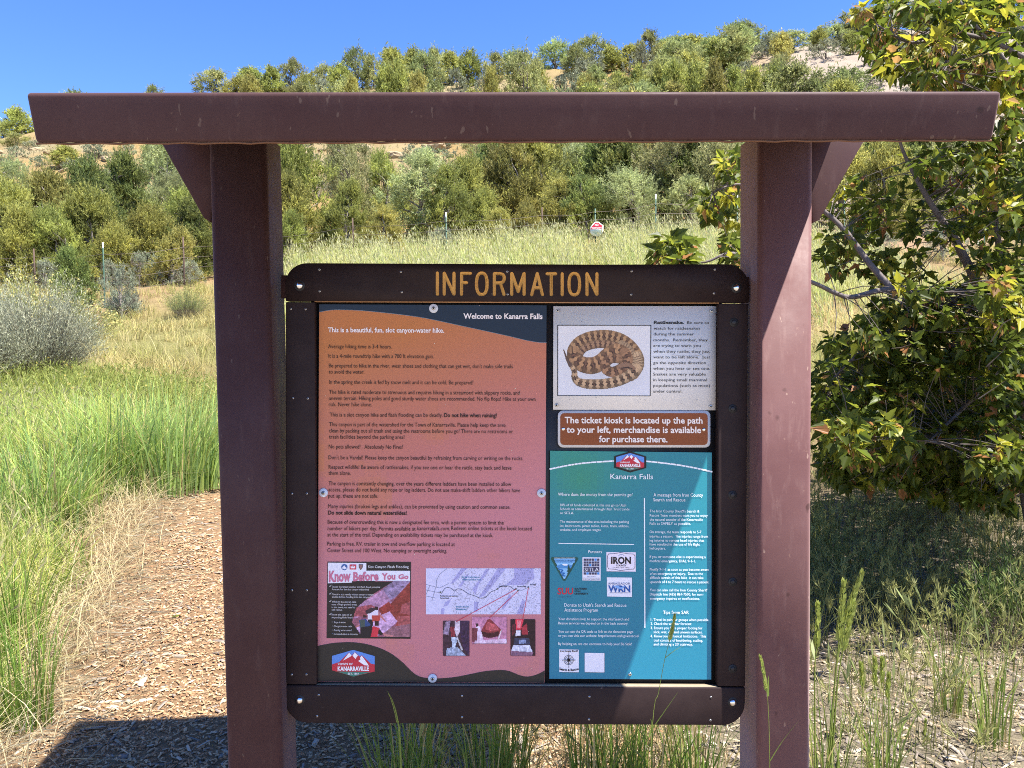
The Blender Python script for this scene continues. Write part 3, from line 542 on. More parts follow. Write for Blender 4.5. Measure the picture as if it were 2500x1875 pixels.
for p in ([(1580, 410), (575, 955)], [(1615, 440), (1145, 885)], [(1797, 385), (1700, 930)]): line(E, p, 9, cmap, tm-S1*1.2, red)
kpart('map_lines', E, M['print'], wel, col=True)
def photo(x0, y0, x1, y1, w, h, base, polys, nz, seed, label):
    s_ = MB(); poly(s_, [(x0+6, y0+8), (x1+8, y0+8), (x1+8, y1+10), (x0+6, y1+10)], cmap, tm+S1*.4, lin(110, 62, 76)); kpart('photo_edge', s_, M['print'], wel, col=True)
    cv = Canvas(x0, y0, x1, y1, w, h, base)
    for p, c in polys: cv.poly(p, c, 1, .35, .02)
    cv.noise(nz, .035, seed); cv.I = np.clip(cv.I*(1+.9*fbm(cv.X*.11, cv.Y*.028, seed+40, 3))[..., None], 0, 1); raster('waterfall_photo', cv.I, cv.q, cmap, tm, wel, label)
photo(355, 940, 797, 1525, 46, 60, (62, 40, 56), [([(400, 950), (480, 940), (450, 1180), (355, 1160)], (150, 130, 160)), ([(480, 1040), (560, 1040), (560, 1200), (490, 1210)], (138, 50, 62)), ([(560, 940), (640, 940), (640, 1120), (590, 1220), (550, 1100)], (205, 190, 205)), ([(640, 940), (797, 940), (797, 1525), (700, 1400), (640, 1100)], (60, 38, 70)), ([(500, 1210), (600, 1220), (560, 1400), (510, 1390)], (185, 200, 225)), ([(420, 1400), (600, 1380), (740, 1525), (410, 1525)], (160, 172, 200)), ([(585, 1220), (605, 1215), (690, 1430), (665, 1435)], (200, 196, 205))], .8, 5, 'waterfall with a ladder')
photo(845, 875, 1430, 1320, 60, 46, (196, 132, 165), [([(1100, 920), (1150, 900), (1340, 1090), (1300, 1180), (1150, 1230), (1000, 1110)], (140, 55, 62)), ([(1110, 950), (1250, 1020), (1300, 1090), (1180, 1110), (1070, 1080)], (192, 92, 100)), ([(1000, 1110), (1150, 1150), (1310, 1110), (1290, 1200), (1130, 1230), (1010, 1200)], (70, 30, 38)), ([(920, 1010), (985, 1040), (1040, 1260), (900, 1310)], (222, 196, 222)), ([(845, 1060), (940, 1060), (930, 1290), (850, 1300)], (120, 60, 72)), ([(900, 1270), (1430, 1240), (1430, 1320), (880, 1320)], (226, 196, 222)), ([(1335, 1090), (1350, 1095), (1300, 1250), (1280, 1248)], (225, 205, 215)), ([(905, 985), (950, 985), (950, 1030), (915, 1040)], (60, 34, 40))], .45, 6, 'red boulder wedged in the creek')
photo(1495, 912, 1910, 1525, 44, 62, (44, 24, 34), [([(1580, 912), (1720, 912), (1670, 1090), (1590, 1090)], (222, 60, 82)), ([(1610, 930), (1680, 930), (1660, 1060), (1610, 1060)], (235, 130, 140)), ([(1680, 1050), (1770, 980), (1790, 1170), (1690, 1170)], (165, 52, 66)), ([(1520, 1000), (1580, 990), (1590, 1120), (1520, 1200)], (96, 38, 50)), ([(1590, 1095), (1670, 1095), (1660, 1190), (1580, 1195)], (222, 216, 232)), ([(1560, 1230), (1810, 1230), (1830, 1340), (1550, 1340)], (58, 62, 90)), ([(1640, 1260), (1760, 1260), (1750, 1320), (1640, 1330)], (130, 145, 185)), ([(1540, 1350), (1820, 1345), (1870, 1470), (1500, 1470)], (205, 208, 232)), ([(1500, 1440), (1880, 1470), (1860, 1525), (1500, 1525)], (132, 96, 122))], .6, 9, 'waterfall over a chockstone')
for px, py in ((1058.5, 753), (789.5, 1203), (1322, 1204), (1056, 1656)):
    fixing('panel_bolt', wel, px, py, tp-3.4*S1, [(11.5, 0, .0016, 0, 'washer', 'bolt_washer'), (5.0, .0017, .002, 0, 'zinc', 'bolt_head'), (2.2, .0038, .0004, 0, 'hole_shade', 'bolt_socket')])
# --- rattlesnake notice
rat = kpart('rattlesnake_notice', plate([c7(130, 115), c7(1778, 112), c7(1770, 1168), c7(127, 1162)], tp, TB+.003), M['paper'], label='white notice with a coiled rattlesnake')
E = MB(); tr = tp-S1; fk = lin(28, 28, 34)
for s, a, b, y, st in (('Rattlesnake.', 1147, 1452, 292, 'B'), ('Be sure to', 1484, 1705, 294, ''), ('watch for rattlesnakes', 1145, 1617, 352, ''), ('during the summer', 1144, 1555, 410, ''), ('months.  Remember, they', 1143, 1692, 470, ''), ('are trying to warn you', 1142, 1621, 527, ''), ('when they rattle; they just', 1141, 1715, 586, ''), ('want to be left alone.  Just', 1141, 1718, 643, ''), ('go the opposite direction', 1140, 1675, 701, ''), ('when you hear or see one.', 1140, 1716, 759, ''), ('Snakes are very valuable', 1140, 1671, 817, ''), ('in keeping small mammal', 1140, 1685, 875, ''), ('populations (such as mice)', 1140, 1715, 933, ''), ('under control.', 1139, 1436, 990, '')): text(E, s, a, b, y, 31, c7, tr, fk, st, .001)
for _ in range(34):
    x, y = rq.uniform(180, 1740), rq.choice([rq.uniform(130, 280), rq.uniform(1040, 1140), rq.uniform(330, 1000)]); r_ = rq.uniform(1.5, 5); poly(E, [(x-r_, y), (x, y-r_*rq.uniform(.4, 1.6)), (x+r_, y), (x, y+r_*.7)], c7, tr-1.2*S1, lin(120, 122, 132))
line(E, [(1330, 606), (1420, 618), (1520, 620), (1640, 606)], 3, c7, tr-1.2*S1, lin(150, 152, 162))
kpart('lettering', E, M['print'], rat, col=True)  # besides the writing, holds grey dust specks and a scuff mark
E = MB(); line(E, [(172, 307), (1117, 309), (1110, 1023), (171, 1020), (172, 307)], 7, c7, tr-S1, fk); kpart('picture_border', E, M['print'], rat, col=True)
cv = Canvas(178, 312, 1108, 1018, 220, 168, (214, 216, 226)); bgI = cv.I.copy(); 
d1 = np.hypot((cv.X-660)/430, (cv.Y-760)/260); cv.I = cv.I*(1-.16*np.clip(1.15-d1, 0, 1))[..., None]
def snake(pale, dark, per, duty, sc=1.0, ph=0):
    p_, d_ = L3(pale), L3(dark)
    def fn(U, Vv, Wd):
        jag = .16*np.sin(Vv*9+U*.06)+.25*(vnoise(U*.11, Vv*5+9, 4)-.5); s = np.abs(((U+ph)/per+jag*.5) % 1-.5)*2; band = np.clip((duty-s)*7, 0, 1)*np.clip((1.02-np.abs(Vv)*.55), 0, 1); core = np.clip((duty-.42-s)*6, 0, 1)*np.clip(.75-np.abs(Vv), 0, 1)*1.5
        c = p_+(d_-p_)*band[..., None]; c = c+(L3((128, 92, 74))-c)*np.clip(core, 0, .8)[..., None]
        cell = (np.sin(U*.42+Vv*Wd*.42)*np.sin(U*.42-Vv*Wd*.42)); c = c*(1+.34*cell)[..., None]
        shade = (1-.62*np.clip(Vv*np.sign(1), 0, 1)**2*1)-(.28*np.clip(-Vv, 0, 1)**4); return np.clip(c*np.clip(shade, .12, 1)[..., None], 0, 1)
    return fn
P1 = (176, 140, 104); D1 = (74, 50, 42)
flip = lambda pts: pts
cv.stroke(spline([(332, 630), (330, 560), (390, 482), (490, 434), (600, 418), (720, 424), (840, 468), (930, 545), (985, 640), (985, 720), (940, 800)]), np.interp(np.linspace(0, 1, 81), [0, .5, 1], [118, 126, 115]), snake(P1, (54, 34, 28), 58, .6))
cv.stroke(spline([(820, 520), (890, 570), (920, 650), (905, 720), (880, 760)]), np.linspace(120, 100, 33), snake((176, 148, 118), (96, 72, 60), 24, .5))
cv.stroke(spline([(392, 610), (436, 548), (530, 508), (640, 498), (760, 525)]), np.linspace(66, 92, 33), snake((160, 126, 98), (70, 48, 42), 50, .5, 1, 20))
cv.stroke(spline([(334, 580), (345, 650), (430, 705), (530, 715), (610, 680), (690, 610), (770, 570), (850, 600)]), np.interp(np.linspace(0, 1, 57), [0, .4, .8, 1], [130, 172, 160, 140]), snake((178, 138, 102), (60, 38, 32), 82, .64, 1, 10))
cv.stroke(spline([(850, 590), (880, 650), (845, 720), (775, 768), (705, 778), (655, 740), (665, 680), (720, 645), (790, 645)]), np.linspace(112, 96, 65), snake((164, 124, 94), (62, 40, 32), 70, .62))
cv.stroke(spline([(915, 825), (965, 775), (1000, 700), (985, 620)]), np.linspace(98, 96, 25), snake((186, 158, 126), (96, 72, 60), 22, .45))
cv.stroke(spline([(300, 705), (340, 770), (345, 835), (385, 882), (470, 902), (580, 905), (700, 893), (810, 862), (900, 815), (965, 755)]), np.interp(np.linspace(0, 1, 73), [0, .2, .45, 1], [42, 64, 98, 116]), snake((196, 164, 130), (34, 22, 20), 72, .6, 1, 30))
cv.stroke([(232, 555), (262, 640), (300, 712)], [9, 24, 40], lambda U, Vv, Wd: (L3((92, 72, 62))*np.ones(U.shape+(3,)))*(1+.35*np.sin(U*.6))[..., None])
cv.stroke(spline([(800, 725), (850, 715), (900, 722), (945, 745)]), np.interp(np.linspace(0, 1, 25), [0, .4, 1], [44, 66, 36]), lambda U, Vv, Wd: (L3((140, 108, 88))*np.ones(U.shape+(3,)))*(1-.5*np.clip(Vv, 0, 1)**2+.25*np.sin(U*.5)*np.sin(Vv*12))[..., None])
cv.stroke([(820, 742), (880, 732), (930, 748)], [9, 12, 6], lambda U, Vv, Wd: L3((56, 38, 34))*np.ones(U.shape+(3,)))
raster('snake_picture', np.clip(cv.I, 0, 1), cv.q, c7, tr, rat, 'coiled tan and dark banded rattlesnake')
for x, y in ((172, 158), (1731, 160), (158, 1116), (1722, 1130)):
    px, py = c7(x, y); fixing('corner_screw', rat, px, py, tr, [(4.6, 0, .0012, .001, 'zinc', 'screw'), (2.2, .0024, .0003, 0, 'hole_shade', 'screw_socket')])
# --- ticket kiosk plate
def rr_(x0, y0, x1, y1, r): return arc(x0+r, y0+r, r, 180, 90, 5)+arc(x1-r, y0+r, r, 90, 0, 5)+arc(x1-r, y1-r, r, 0, -90, 5)+arc(x0+r, y1-r, r, -90, -180, 5)
tic = kpart('direction_plate', plate([c7(*p) for p in rr_(175, 1172, 1718, 1545, 52)], tp-.001, TB+.003), M['reflective'], label='brown road-sign plate with white border and writing')
E = MB(); poly(E, rr_(198, 1197, 1692, 1520, 40), c7, tp-.001-S1, lin(128, 66, 30)); kpart('brown_field', E, M['print'], tic, col=True)
E = MB(); tw = lin(238, 226, 222)
for s, a, b, y in (('The ticket kiosk is located up the path', 243, 1640, 1298), ('to your left, merchandise is available', 262, 1625, 1394), ('for purchase there.', 590, 1285, 1490)): text(E, s, a, b, y, 66, c7, tp-.001-2*S1, tw, 'b', .003)
kpart('lettering', E, M['print'], tic, col=True)
for x, y in ((229, 1358), (1652, 1365)):
    px, py = c7(x, y); fixing('panel_bolt', tic, px, py, tp-.001-S1, [(4.6, 0, .001, .002, 'chrome', 'bolt_head')])
# --- teal poster
tl = kpart('permit_poster', plate([c8(62, 28), c8(1137, 40), c8(1133, 1548), c8(57, 1543)], tp, TB+.003), M['board'], label='teal poster about permits and search and rescue')
w_, h_ = 24, 36; gx, gy = np.meshgrid(np.linspace(0, 1, w_), np.linspace(0, 1, h_)); g1, g2, g3 = L3((40, 128, 142)), L3((38, 122, 150)), L3((52, 140, 120))
im = g1+(g2-g1)*gy[..., None]; s_ = np.clip(1-np.hypot(gx*1.6-.2, gy*3), 0, 1)[..., None]*.8; im = im*(1-s_)+g3*s_; s_ = (np.clip(1-np.hypot((gx-.18)*5, (gy-.12)*7), 0, 1)*.5)[..., None]; im = im*(1-s_)+L3((60, 140, 90))*s_
raster('poster_ground', im, [(62.5, 28.5), (1136.5, 40.5), (1132.5, 1547.5), (57.5, 1542.5)], c8, tp-S1, tl)
E = MB(); t2 = tp-2*S1; wt = lin(238, 244, 248)
line(E, spline([(62, 150), (180, 126), (300, 109), (480, 97), (595, 94), (700, 98), (900, 121), (1040, 146), (1137, 168)], 5), 10, c8, t2, wt); line(E, [(120, 643), (619, 651)], 5, c8, t2, wt); line(E, [(689, 345), (692, 1202)], 7, c8, t2, wt)
kpart('printed_rules', E, M['print'], tl, col=True)
emblem(c8, 594, 102, .322, tp-3*S1, tl, True)
E = MB(); t3 = tp-3*S1
for s, a, b, y, cp in (('Kanarra Falls', 463, 746, 216, 37), ('Where does the money from the permits go?', 115, 610, 328, 23), ('10% of all funds collected at this site go to Utah', 130, 567, 396, 17), ('Schools as administered through Utah Trust Lands', 128, 589, 422, 17), ('or SITLA.', 128, 221, 449, 17), ('The maintenance of the area including the parking', 128, 586, 506, 17), ('lot, bathrooms, picnic tables, kiosk, trails, utilities,', 128, 587, 534, 17), ('website, and employee wages.', 128, 402, 560, 17), ('Partners', 316, 406, 708, 21),
 ("Donate to Utah's Search and Rescue", 157, 569, 1063, 23), ('Assistance Program', 157, 380, 1096, 23), ('Your donations help to support the vital Search and', 117, 587, 1153, 18), ('Rescue services we depend on in the back country.', 117, 581, 1181, 18), ('You can use the QR code to link to the donations page', 117, 614, 1236, 18), ('or you can visit our website: https//secure.utah.gov/rescue/', 117, 653, 1264, 18), ('By helping us, we can continue to help you! Be Safe!', 116, 604, 1318, 18),
 ('A message from Iron County', 749, 1078, 332, 23), ('Search and Rescue', 748, 961, 364, 23), ("The Iron County Sheriff's Search &", 724, 1054, 437, 18), ('Rescue Team members want you to enjoy', 724, 1109, 465, 18), ('the natural wonder of the Kanarraville', 724, 1077, 493, 18), ('Falls as SAFELY as possible.', 724, 997, 519, 18), ('On average, the team responds to 5-7', 723, 1067, 575, 18), ('injuries a season.  The injuries range from', 724, 1111, 604, 18), ('leg injuries to serious head injuries that', 724, 1085, 631, 18), ('have resulted in the use of life flight', 724, 1058, 657, 18), ('helicopters.', 724, 830, 684, 18),
 ('If you or someone else is experiencing a', 724, 1096, 740, 18), ('medical emergency, DIAL 9-1-1.', 724, 1030, 768, 18), ('Notify 9-1-1 as soon as you become aware', 725, 1117, 824, 18), ('of an emergency or injury.  Due to the', 725, 1077, 852, 18), ('difficult terrain of this hike  it can take', 725, 1081, 879, 18), ('upwards of 4 to 7 hours to rescue a patient.', 725, 1119, 907, 18), ('You can also call the Iron County Sheriff', 725, 1107, 961, 18), ('Dispatch line (435) 867-7500, for non-', 725, 1081, 989, 18), ('emergency inquires or notifications.', 725, 1056, 1017, 18),
 ('Tips from SAR', 812, 984, 1112, 23), ('1. Travel in pairs or groups when possible.', 731, 1119, 1158, 18), ('2. Check the weather forecast', 730, 1001, 1185, 18), ('3. Ensure you have proper footing for', 730, 1074, 1213, 18), ('slick, wet, dry and uneven surfaces.', 750, 1074, 1240, 18), ('4. Know your physical limitations.  This', 729, 1098, 1267, 18), ('trail consists of bouldering, scaling,', 750, 1077, 1295, 18), ("and climbing a 20' stairway.", 750, 1010, 1321, 18)): text(E, s, a, b, y, cp, c8, t3, wt, '', .0045)
kpart('lettering', E, M['print'], tl, col=True)
def card(q, col=(226, 226, 238)):
    s_ = MB(); poly(s_, [(x+5, y+6) for x, y in q], cpt, tp-1.5*S1, lin(24, 84, 104)); poly(s_, q, cpt, t2, lin(*col)); return s_
E = MB(); poly(E, arc(48, 172, 22, 200, 100, 4)+arc(340, 172, 20, 80, -20, 4)+arc(190, 422, 22, -20, -160, 5), cpt, t2, lin(28, 82, 74)); poly(E, [(62, 170), (328, 170), (198, 418), (182, 418)], cpt, t2-S1, lin(132, 190, 232))
poly(E, [(70, 184), (320, 184), (314, 222), (78, 222)], cpt, t2-2*S1, lin(110, 172, 225)); poly(E, [(160, 240), (180, 232), (215, 234), (235, 246), (215, 256), (180, 254)], cpt, t2-2*S1, lin(235, 240, 248)); poly(E, [(90, 262), (150, 240), (240, 256), (290, 250), (270, 290), (110, 290)], cpt, t2-1.6*S1, lin(74, 140, 196))
line(E, spline([(120, 300), (170, 315), (140, 345), (190, 350), (165, 375), (200, 385)], 4), 14, cpt, t2-2*S1, lin(60, 130, 200)); poly(E, [(246, 232), (254, 280), (268, 300), (256, 305), (272, 335), (250, 335), (250, 355), (244, 372), (225, 360), (238, 335), (222, 335), (236, 300), (228, 300)], cpt, t2-2.6*S1, lin(22, 72, 60))
text(E, 'NATIONAL SYSTEM OF PUBLIC LANDS', 66, 318, 168, 11, cpt, t2-2*S1, lin(225, 235, 235), 'b', 0); text(E, 'U.S. DEPARTMENT OF THE INTERIOR', 62, 322, 200, 13, cpt, t2-3*S1, lin(24, 66, 110), '', 0); text(E, 'BUREAU OF LAND MANAGEMENT', 80, 300, 216, 11, cpt, t2-3*S1, lin(24, 66, 110), '', 0)
kpart('land_agency_emblem', E, M['print'], tl, col=True)
E = card([(412, 153), (636, 155), (636, 440), (412, 438)])
for r_ in range(5):
    for c_ in range(6):
        y = (170, 205, 238, 0, 340)[r_]
        if r_ != 3: x = 428+c_*33; poly(E, [(x, y), (x+27, y), (x+27, y+27), (x, y+27)], cpt, t2-S1, lin(*((56, 140, 214) if (r_, c_) in ((0, 4), (2, 2), (4, 1), (4, 5)) else (62, 62, 92))))
poly(E, [(428, 272), (620, 272), (620, 333), (428, 333)], cpt, t2-S1, lin(62, 62, 92)); text(E, 'SITLA', 440, 612, 326, 46, cpt, t2-2*S1, lin(230, 230, 240), '', 0)
for s, y in (('State of Utah', 396), ('School and Institutional', 414), ('Trust Lands Administration', 431)): text(E, s, 470 if y == 396 else 420, 572 if y == 396 else 628, y, 10, cpt, t2-S1, lin(80, 80, 110), '', 0)
kpart('partner_card', E, M['print'], tl, col=True, label='white card reading SITLA')
E = card([(706, 89), (1067, 93), (1067, 330), (708, 326)], (232, 224, 238)); fr = [(720, 140), (735, 112), (800, 110), (880, 96), (980, 112), (1040, 114), (1058, 140), (1058, 275), (1040, 300), (980, 302), (880, 318), (800, 300), (735, 298), (720, 270), (720, 140)]
line(E, fr, 5, cpt, t2-S1, lin(70, 52, 76)); text(E, 'IRON', 764, 1008, 232, 84, cpt, t2-S1, lin(26, 22, 30), 'B', 0); text(E, 'COUNTY', 824, 954, 265, 22, cpt, t2-S1, lin(40, 34, 46), 'b', 0); text(E, 'UTAH / EST. 1852', 788, 988, 288, 14, cpt, t2-S1, lin(60, 54, 66), '', 0); line(E, [(858, 134), (880, 116), (890, 122), (900, 116), (926, 134)], 4, cpt, t2-S1, lin(96, 120, 170)); kpart('partner_card', E, M['print'], tl, col=True, label='lilac card reading IRON COUNTY')
E = card([(712, 400), (1021, 403), (1020, 642), (714, 635)]); text(E, 'AMBASSADOR', 728, 998, 490, 28, cpt, t2-S1, lin(74, 92, 142), '', 0); text(E, 'WRN', 728, 1000, 578, 80, cpt, t2-S1, lin(34, 84, 160), 'B', 0); text(E, 'WEATHER-READY NATION', 748, 1000, 596, 12, cpt, t2-S1, lin(90, 96, 130), '', 0); poly(E, [(790, 512), (850, 500), (880, 524), (940, 505), (900, 545), (850, 540)], cpt, t2-2*S1, lin(120, 165, 225)); kpart('partner_card', E, M['print'], tl, col=True, label='white card with blue WRN letters')
E = MB(); text(E, 'SUU', 106, 298, 608, 82, cpt, t2, lin(196, 44, 62), 'b', 0)
for s, y, b in (('SOUTHERN', 552, 470), ('UTAH', 582, 388), ('UNIVERSITY', 612, 486)): text(E, s, 316, b, y, 22, cpt, t2, lin(20, 40, 52), 'B', 0)
text(E, 'Learning Lives Forever', 108, 282, 646, 14, cpt, t2, lin(60, 74, 110), 'i', 0); kpart('partner_lettering', E, M['print'], tl, col=True, label='red SUU letters beside dark words')
E = card([(126, 1284), (368, 1288), (368, 1566), (128, 1562)]); ok = lin(36, 34, 46); cxx, cyy = 244, 1416
for r_, w in ((58, 5), (44, 3)): line(E, [(cxx+r_*math.cos(k*math.pi/12), cyy+r_*math.sin(k*math.pi/12)) for k in range(25)], w, cpt, t2-S1, ok)
for k in range(8):
    a = k*math.pi/4; r_ = 78 if k % 2 == 0 else 40; line(E, [(cxx-r_*math.cos(a), cyy-r_*math.sin(a)), (cxx+r_*math.cos(a), cyy+r_*math.sin(a))], 4, cpt, t2-S1, ok); poly(E, [(cxx+r_*math.cos(a), cyy+r_*math.sin(a)), (cxx+9*math.cos(a+1.2), cyy+9*math.sin(a+1.2)), (cxx+9*math.cos(a-1.2), cyy+9*math.sin(a-1.2))], cpt, t2-1.5*S1, ok)
for s, x, y in (('N', 240, 1334), ('S', 240, 1512), ('E', 316, 1424), ('W', 164, 1424)): text(E, s, x, x+10, y, 14, cpt, t2-S1, ok, 'b', 0)
text(E, 'Iron County Sheriff', 140, 356, 1314, 20, cpt, t2-S1, ok, 'B', 0); text(E, 'Search & Rescue', 130, 366, 1536, 30, cpt, t2-S1, ok, 'B', 0, lambda x: 16*np.sin((x-130)/236*math.pi)); kpart('partner_card', E, M['print'], tl, col=True, label='white card with a compass rose')
E = card([(440, 1326), (682, 1330), (682, 1568), (440, 1564)]); kpart('partner_card', E, M['print'], tl, col=True, label='blank white card')
px, py = c8(593, 1512); fixing('panel_bolt', tl, px, py, t3, [(4.8, 0, .001, .002, 'chrome', 'bolt_head'), (2, .0032, .0003, 0, 'hole_shade', 'bolt_socket')])
_ones = 'first second third fourth fifth sixth seventh eighth ninth tenth eleventh twelfth thirteenth fourteenth fifteenth sixteenth seventeenth eighteenth nineteenth'.split(); _tens = {2: 'twent', 3: 'thirt', 4: 'fort', 5: 'fift', 6: 'sixt', 7: 'sevent', 8: 'eight', 9: 'ninet'}
def ordinal(i): return _ones[i-1] if i < 20 else (_tens[i//10]+('ieth' if i % 10 == 0 else 'y-'+_ones[i % 10-1]))
# ------------------------------------------------------------------ vegetation: generators
def unit(v): return v/(np.linalg.norm(v, axis=-1, keepdims=True)+1e-9)
def diamonds(P, D, L, Wd, C, rg):
    """one pointed four-sided leaf per row"""
    n = len(P); S = unit(np.cross(D, rg.normal(size=(n, 3)))); L = np.broadcast_to(L, (n,))[:, None]; Wd = np.broadcast_to(Wd, (n,))[:, None]
    mid = P+D*L*.5; V = np.stack([P, mid+S*Wd*.5, P+D*L, mid-S*Wd*.5], 1).reshape(-1, 3)
    return V, np.arange(n*4).reshape(n, 4), np.repeat(C, 4, 0)
class Soup:
    def __init__(s): s.V = []; s.F = []; s.C = []; s.n = 0
    def add(s, V, Fc, C): s.V.append(V); s.F.append(Fc+s.n); s.C.append(C); s.n += len(V)
    def mesh(s, name, mt): return mesh(name, np.concatenate(s.V), np.concatenate(s.F), mt, np.concatenate(s.C))
def crown(name, seed, H, Rr, prof, nb, ns, nl, L, Wd, cols, mt, up=.7, out=.6, size=.15, low=.05, spread=.55, inner=.5, dead=0):
    rg = np.random.default_rng(seed); t = rg.uniform(low, 1, nb)**.9; az = rg.uniform(0, 2*math.pi, nb); ph = rg.uniform(0, 6.28, 2)
    lob = 1+.30*np.sin(2*az+ph[0]+t*3.5)+.22*np.sin(5*az+ph[1]-t*7); rad = Rr*prof(t)*lob*rg.uniform(inner, 1, nb)
    tilt = rg.normal(0, .06, 2); c = np.stack([rad*np.cos(az)+tilt[0]*t*H, rad*np.sin(az)+tilt[1]*t*H, t*H*.94+rg.normal(0, .02*H, nb)], 1)
    bs = H*size*rg.uniform(.65, 1.3, nb); o = unit(c-np.array([0, 0, H*.35])); o[:, 2] *= .5
    bj = rg.uniform(.62, 1.3, nb); bm = rg.uniform(0, 1, nb)
    k = np.repeat(np.arange(nb), ns); m_ = len(k); off = rg.normal(0, .36, (m_, 3)); off[:, 2] *= .85; sp = c[k]+off*bs[k, None]
    sd = unit(o[k]*out+np.array([0, 0, up])+rg.normal(0, .45, (m_, 3))); sl_ = bs[k]*rg.uniform(.45, 1.25, m_)
    kk = np.repeat(np.arange(m_), nl); q = rg.uniform(0, 1, len(kk)); P = sp[kk]+sd[kk]*(sl_[kk]*q)[:, None]
    D = unit(sd[kk]+rg.normal(0, spread, (len(kk), 3))); LL = L*rg.uniform(.6, 1.3, len(kk)); WW = Wd*rg.uniform(.7, 1.3, len(kk))
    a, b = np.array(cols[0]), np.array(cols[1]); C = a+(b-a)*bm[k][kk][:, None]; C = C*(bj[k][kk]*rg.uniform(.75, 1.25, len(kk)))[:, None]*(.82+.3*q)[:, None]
    if dead: d_ = (rg.random(nb) < dead)[k][kk]; C[d_] = np.array([.16, .13, .10])*rg.uniform(.7, 1.3, (d_.sum(), 1)); 
    s = Soup(); s.add(*diamonds(P, D, LL, WW, C, rg)); return s.mesh(name, mt), c, rg
def trunk(name, c, H, r, rg, stems=2, mt=None, limbs=36):
    mb = MB(); tops = []
    for k in range(stems):
        a = rg.uniform(0, 6.28); ln = rg.uniform(.05, .16)*H; P = [np.array([0, 0, -.25])+rg.normal(0, r*.5, 3)*[1, 1, 0]]
        for j in range(1, 7):
            u = j/6; P.append(np.array([math.cos(a)*ln*u, math.sin(a)*ln*u, u*H*.82])+rg.normal(0, .025*H, 3)*[1, 1, .3])
        P = np.array(spline([tuple(p) for p in P], 2)); mb.add(*tube(P, np.linspace(r, r*.12, len(P)), 6)); tops.append(P)
    for ci in rg.permutation(len(c))[:limbs]:
        S = tops[rg.integers(stems)]; p = c[ci]; d = np.abs(S[:, 2]-(p[2]-.28*np.hypot(p[0], p[1])-.1)); b = S[int(np.argmin(d))]; md = (b+p)/2+rg.normal(0, .03*H, 3); q = spline([tuple(b), tuple(md), tuple(p)], 3)
        mb.add(*tube(q, np.linspace(r*.34, r*.09, len(q)), 4, False))
    return mb.build(name, mt or M['bark'], smooth=True)
cone = lambda t: np.clip(1.1*np.sqrt(np.clip(t*3+.45, 0, 1))*(1-t)**.6+.10, 0, 1)
rnd = lambda t: np.sqrt(np.clip(1-(2*t-.95)**2*.95, 0.04, 1))
dome = lambda t: np.sqrt(np.clip(1-t*t*.97, .02, 1))
KINDS = {}
def kind(key, n, H, Rr, prof, r, stems, limbs, cols, mt='leaf_juniper', **kw):
    f_ = 2.35 if 'scrub' not in key else 1.55; cols = tuple(tuple(v*f_ for v in c) for c in cols)
    KINDS[key] = []
    for i in range(n):
        me, c, rg = crown('crown', 100+hash(key) % 1 + len(KINDS)*17+i, H, Rr*(.85+.3*((i*37) % 10)/10), prof, cols=cols, mt=M[mt], **kw)
        KINDS[key].append((trunk('trunk', c, H, r, rg, stems, M['limb'] if key in ('yellow_juniper', 'grey_pinyon', 'grey_scrub') else None, limbs), me, H))
YG = ((.118, .126, .036), (.20, .195, .05)); DG = ((.072, .095, .030), (.135, .148, .040)); GG = ((.135, .15, .062), (.20, .205, .09)); SG_ = ((.17, .19, .12), (.24, .25, .17)); BG = ((.105, .135, .018), (.20, .21, .035))
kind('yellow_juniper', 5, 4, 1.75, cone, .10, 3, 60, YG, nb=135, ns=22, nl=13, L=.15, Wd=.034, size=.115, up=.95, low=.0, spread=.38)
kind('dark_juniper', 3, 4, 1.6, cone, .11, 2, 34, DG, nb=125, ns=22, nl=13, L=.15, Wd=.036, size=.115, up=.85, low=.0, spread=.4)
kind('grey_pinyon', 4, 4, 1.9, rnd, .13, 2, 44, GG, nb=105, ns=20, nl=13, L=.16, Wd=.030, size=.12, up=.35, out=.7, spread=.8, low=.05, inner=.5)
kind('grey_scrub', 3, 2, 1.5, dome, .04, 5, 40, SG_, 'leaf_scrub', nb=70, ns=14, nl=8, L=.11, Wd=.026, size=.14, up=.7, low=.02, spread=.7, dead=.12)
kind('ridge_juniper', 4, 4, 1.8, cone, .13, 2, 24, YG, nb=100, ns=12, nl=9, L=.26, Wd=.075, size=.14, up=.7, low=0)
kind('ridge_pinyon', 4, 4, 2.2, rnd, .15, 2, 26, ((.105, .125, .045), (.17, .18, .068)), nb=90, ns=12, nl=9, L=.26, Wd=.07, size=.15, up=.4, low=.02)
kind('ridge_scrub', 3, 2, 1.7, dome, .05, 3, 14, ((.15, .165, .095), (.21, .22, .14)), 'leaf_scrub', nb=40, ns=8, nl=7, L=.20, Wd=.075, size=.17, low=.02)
LOOK = {'yellow_juniper': ('juniper_tree', 'juniper', 'bright yellow-green juniper'), 'dark_juniper': ('juniper_tree', 'juniper', 'dark green cone-shaped juniper'), 'grey_pinyon': ('pinyon_tree', 'pine', 'grey-green rounded pinyon pine'), 'grey_scrub': ('scrub_bush', 'bush', 'pale grey-green scrub bush'),
        'ridge_juniper': ('juniper_tree', 'juniper', 'small yellow-green juniper'), 'ridge_pinyon': ('pinyon_tree', 'pine', 'small dark green pinyon pine'), 'ridge_scrub': ('scrub_bush', 'bush', 'small grey-green scrub bush')}
PLACED = []
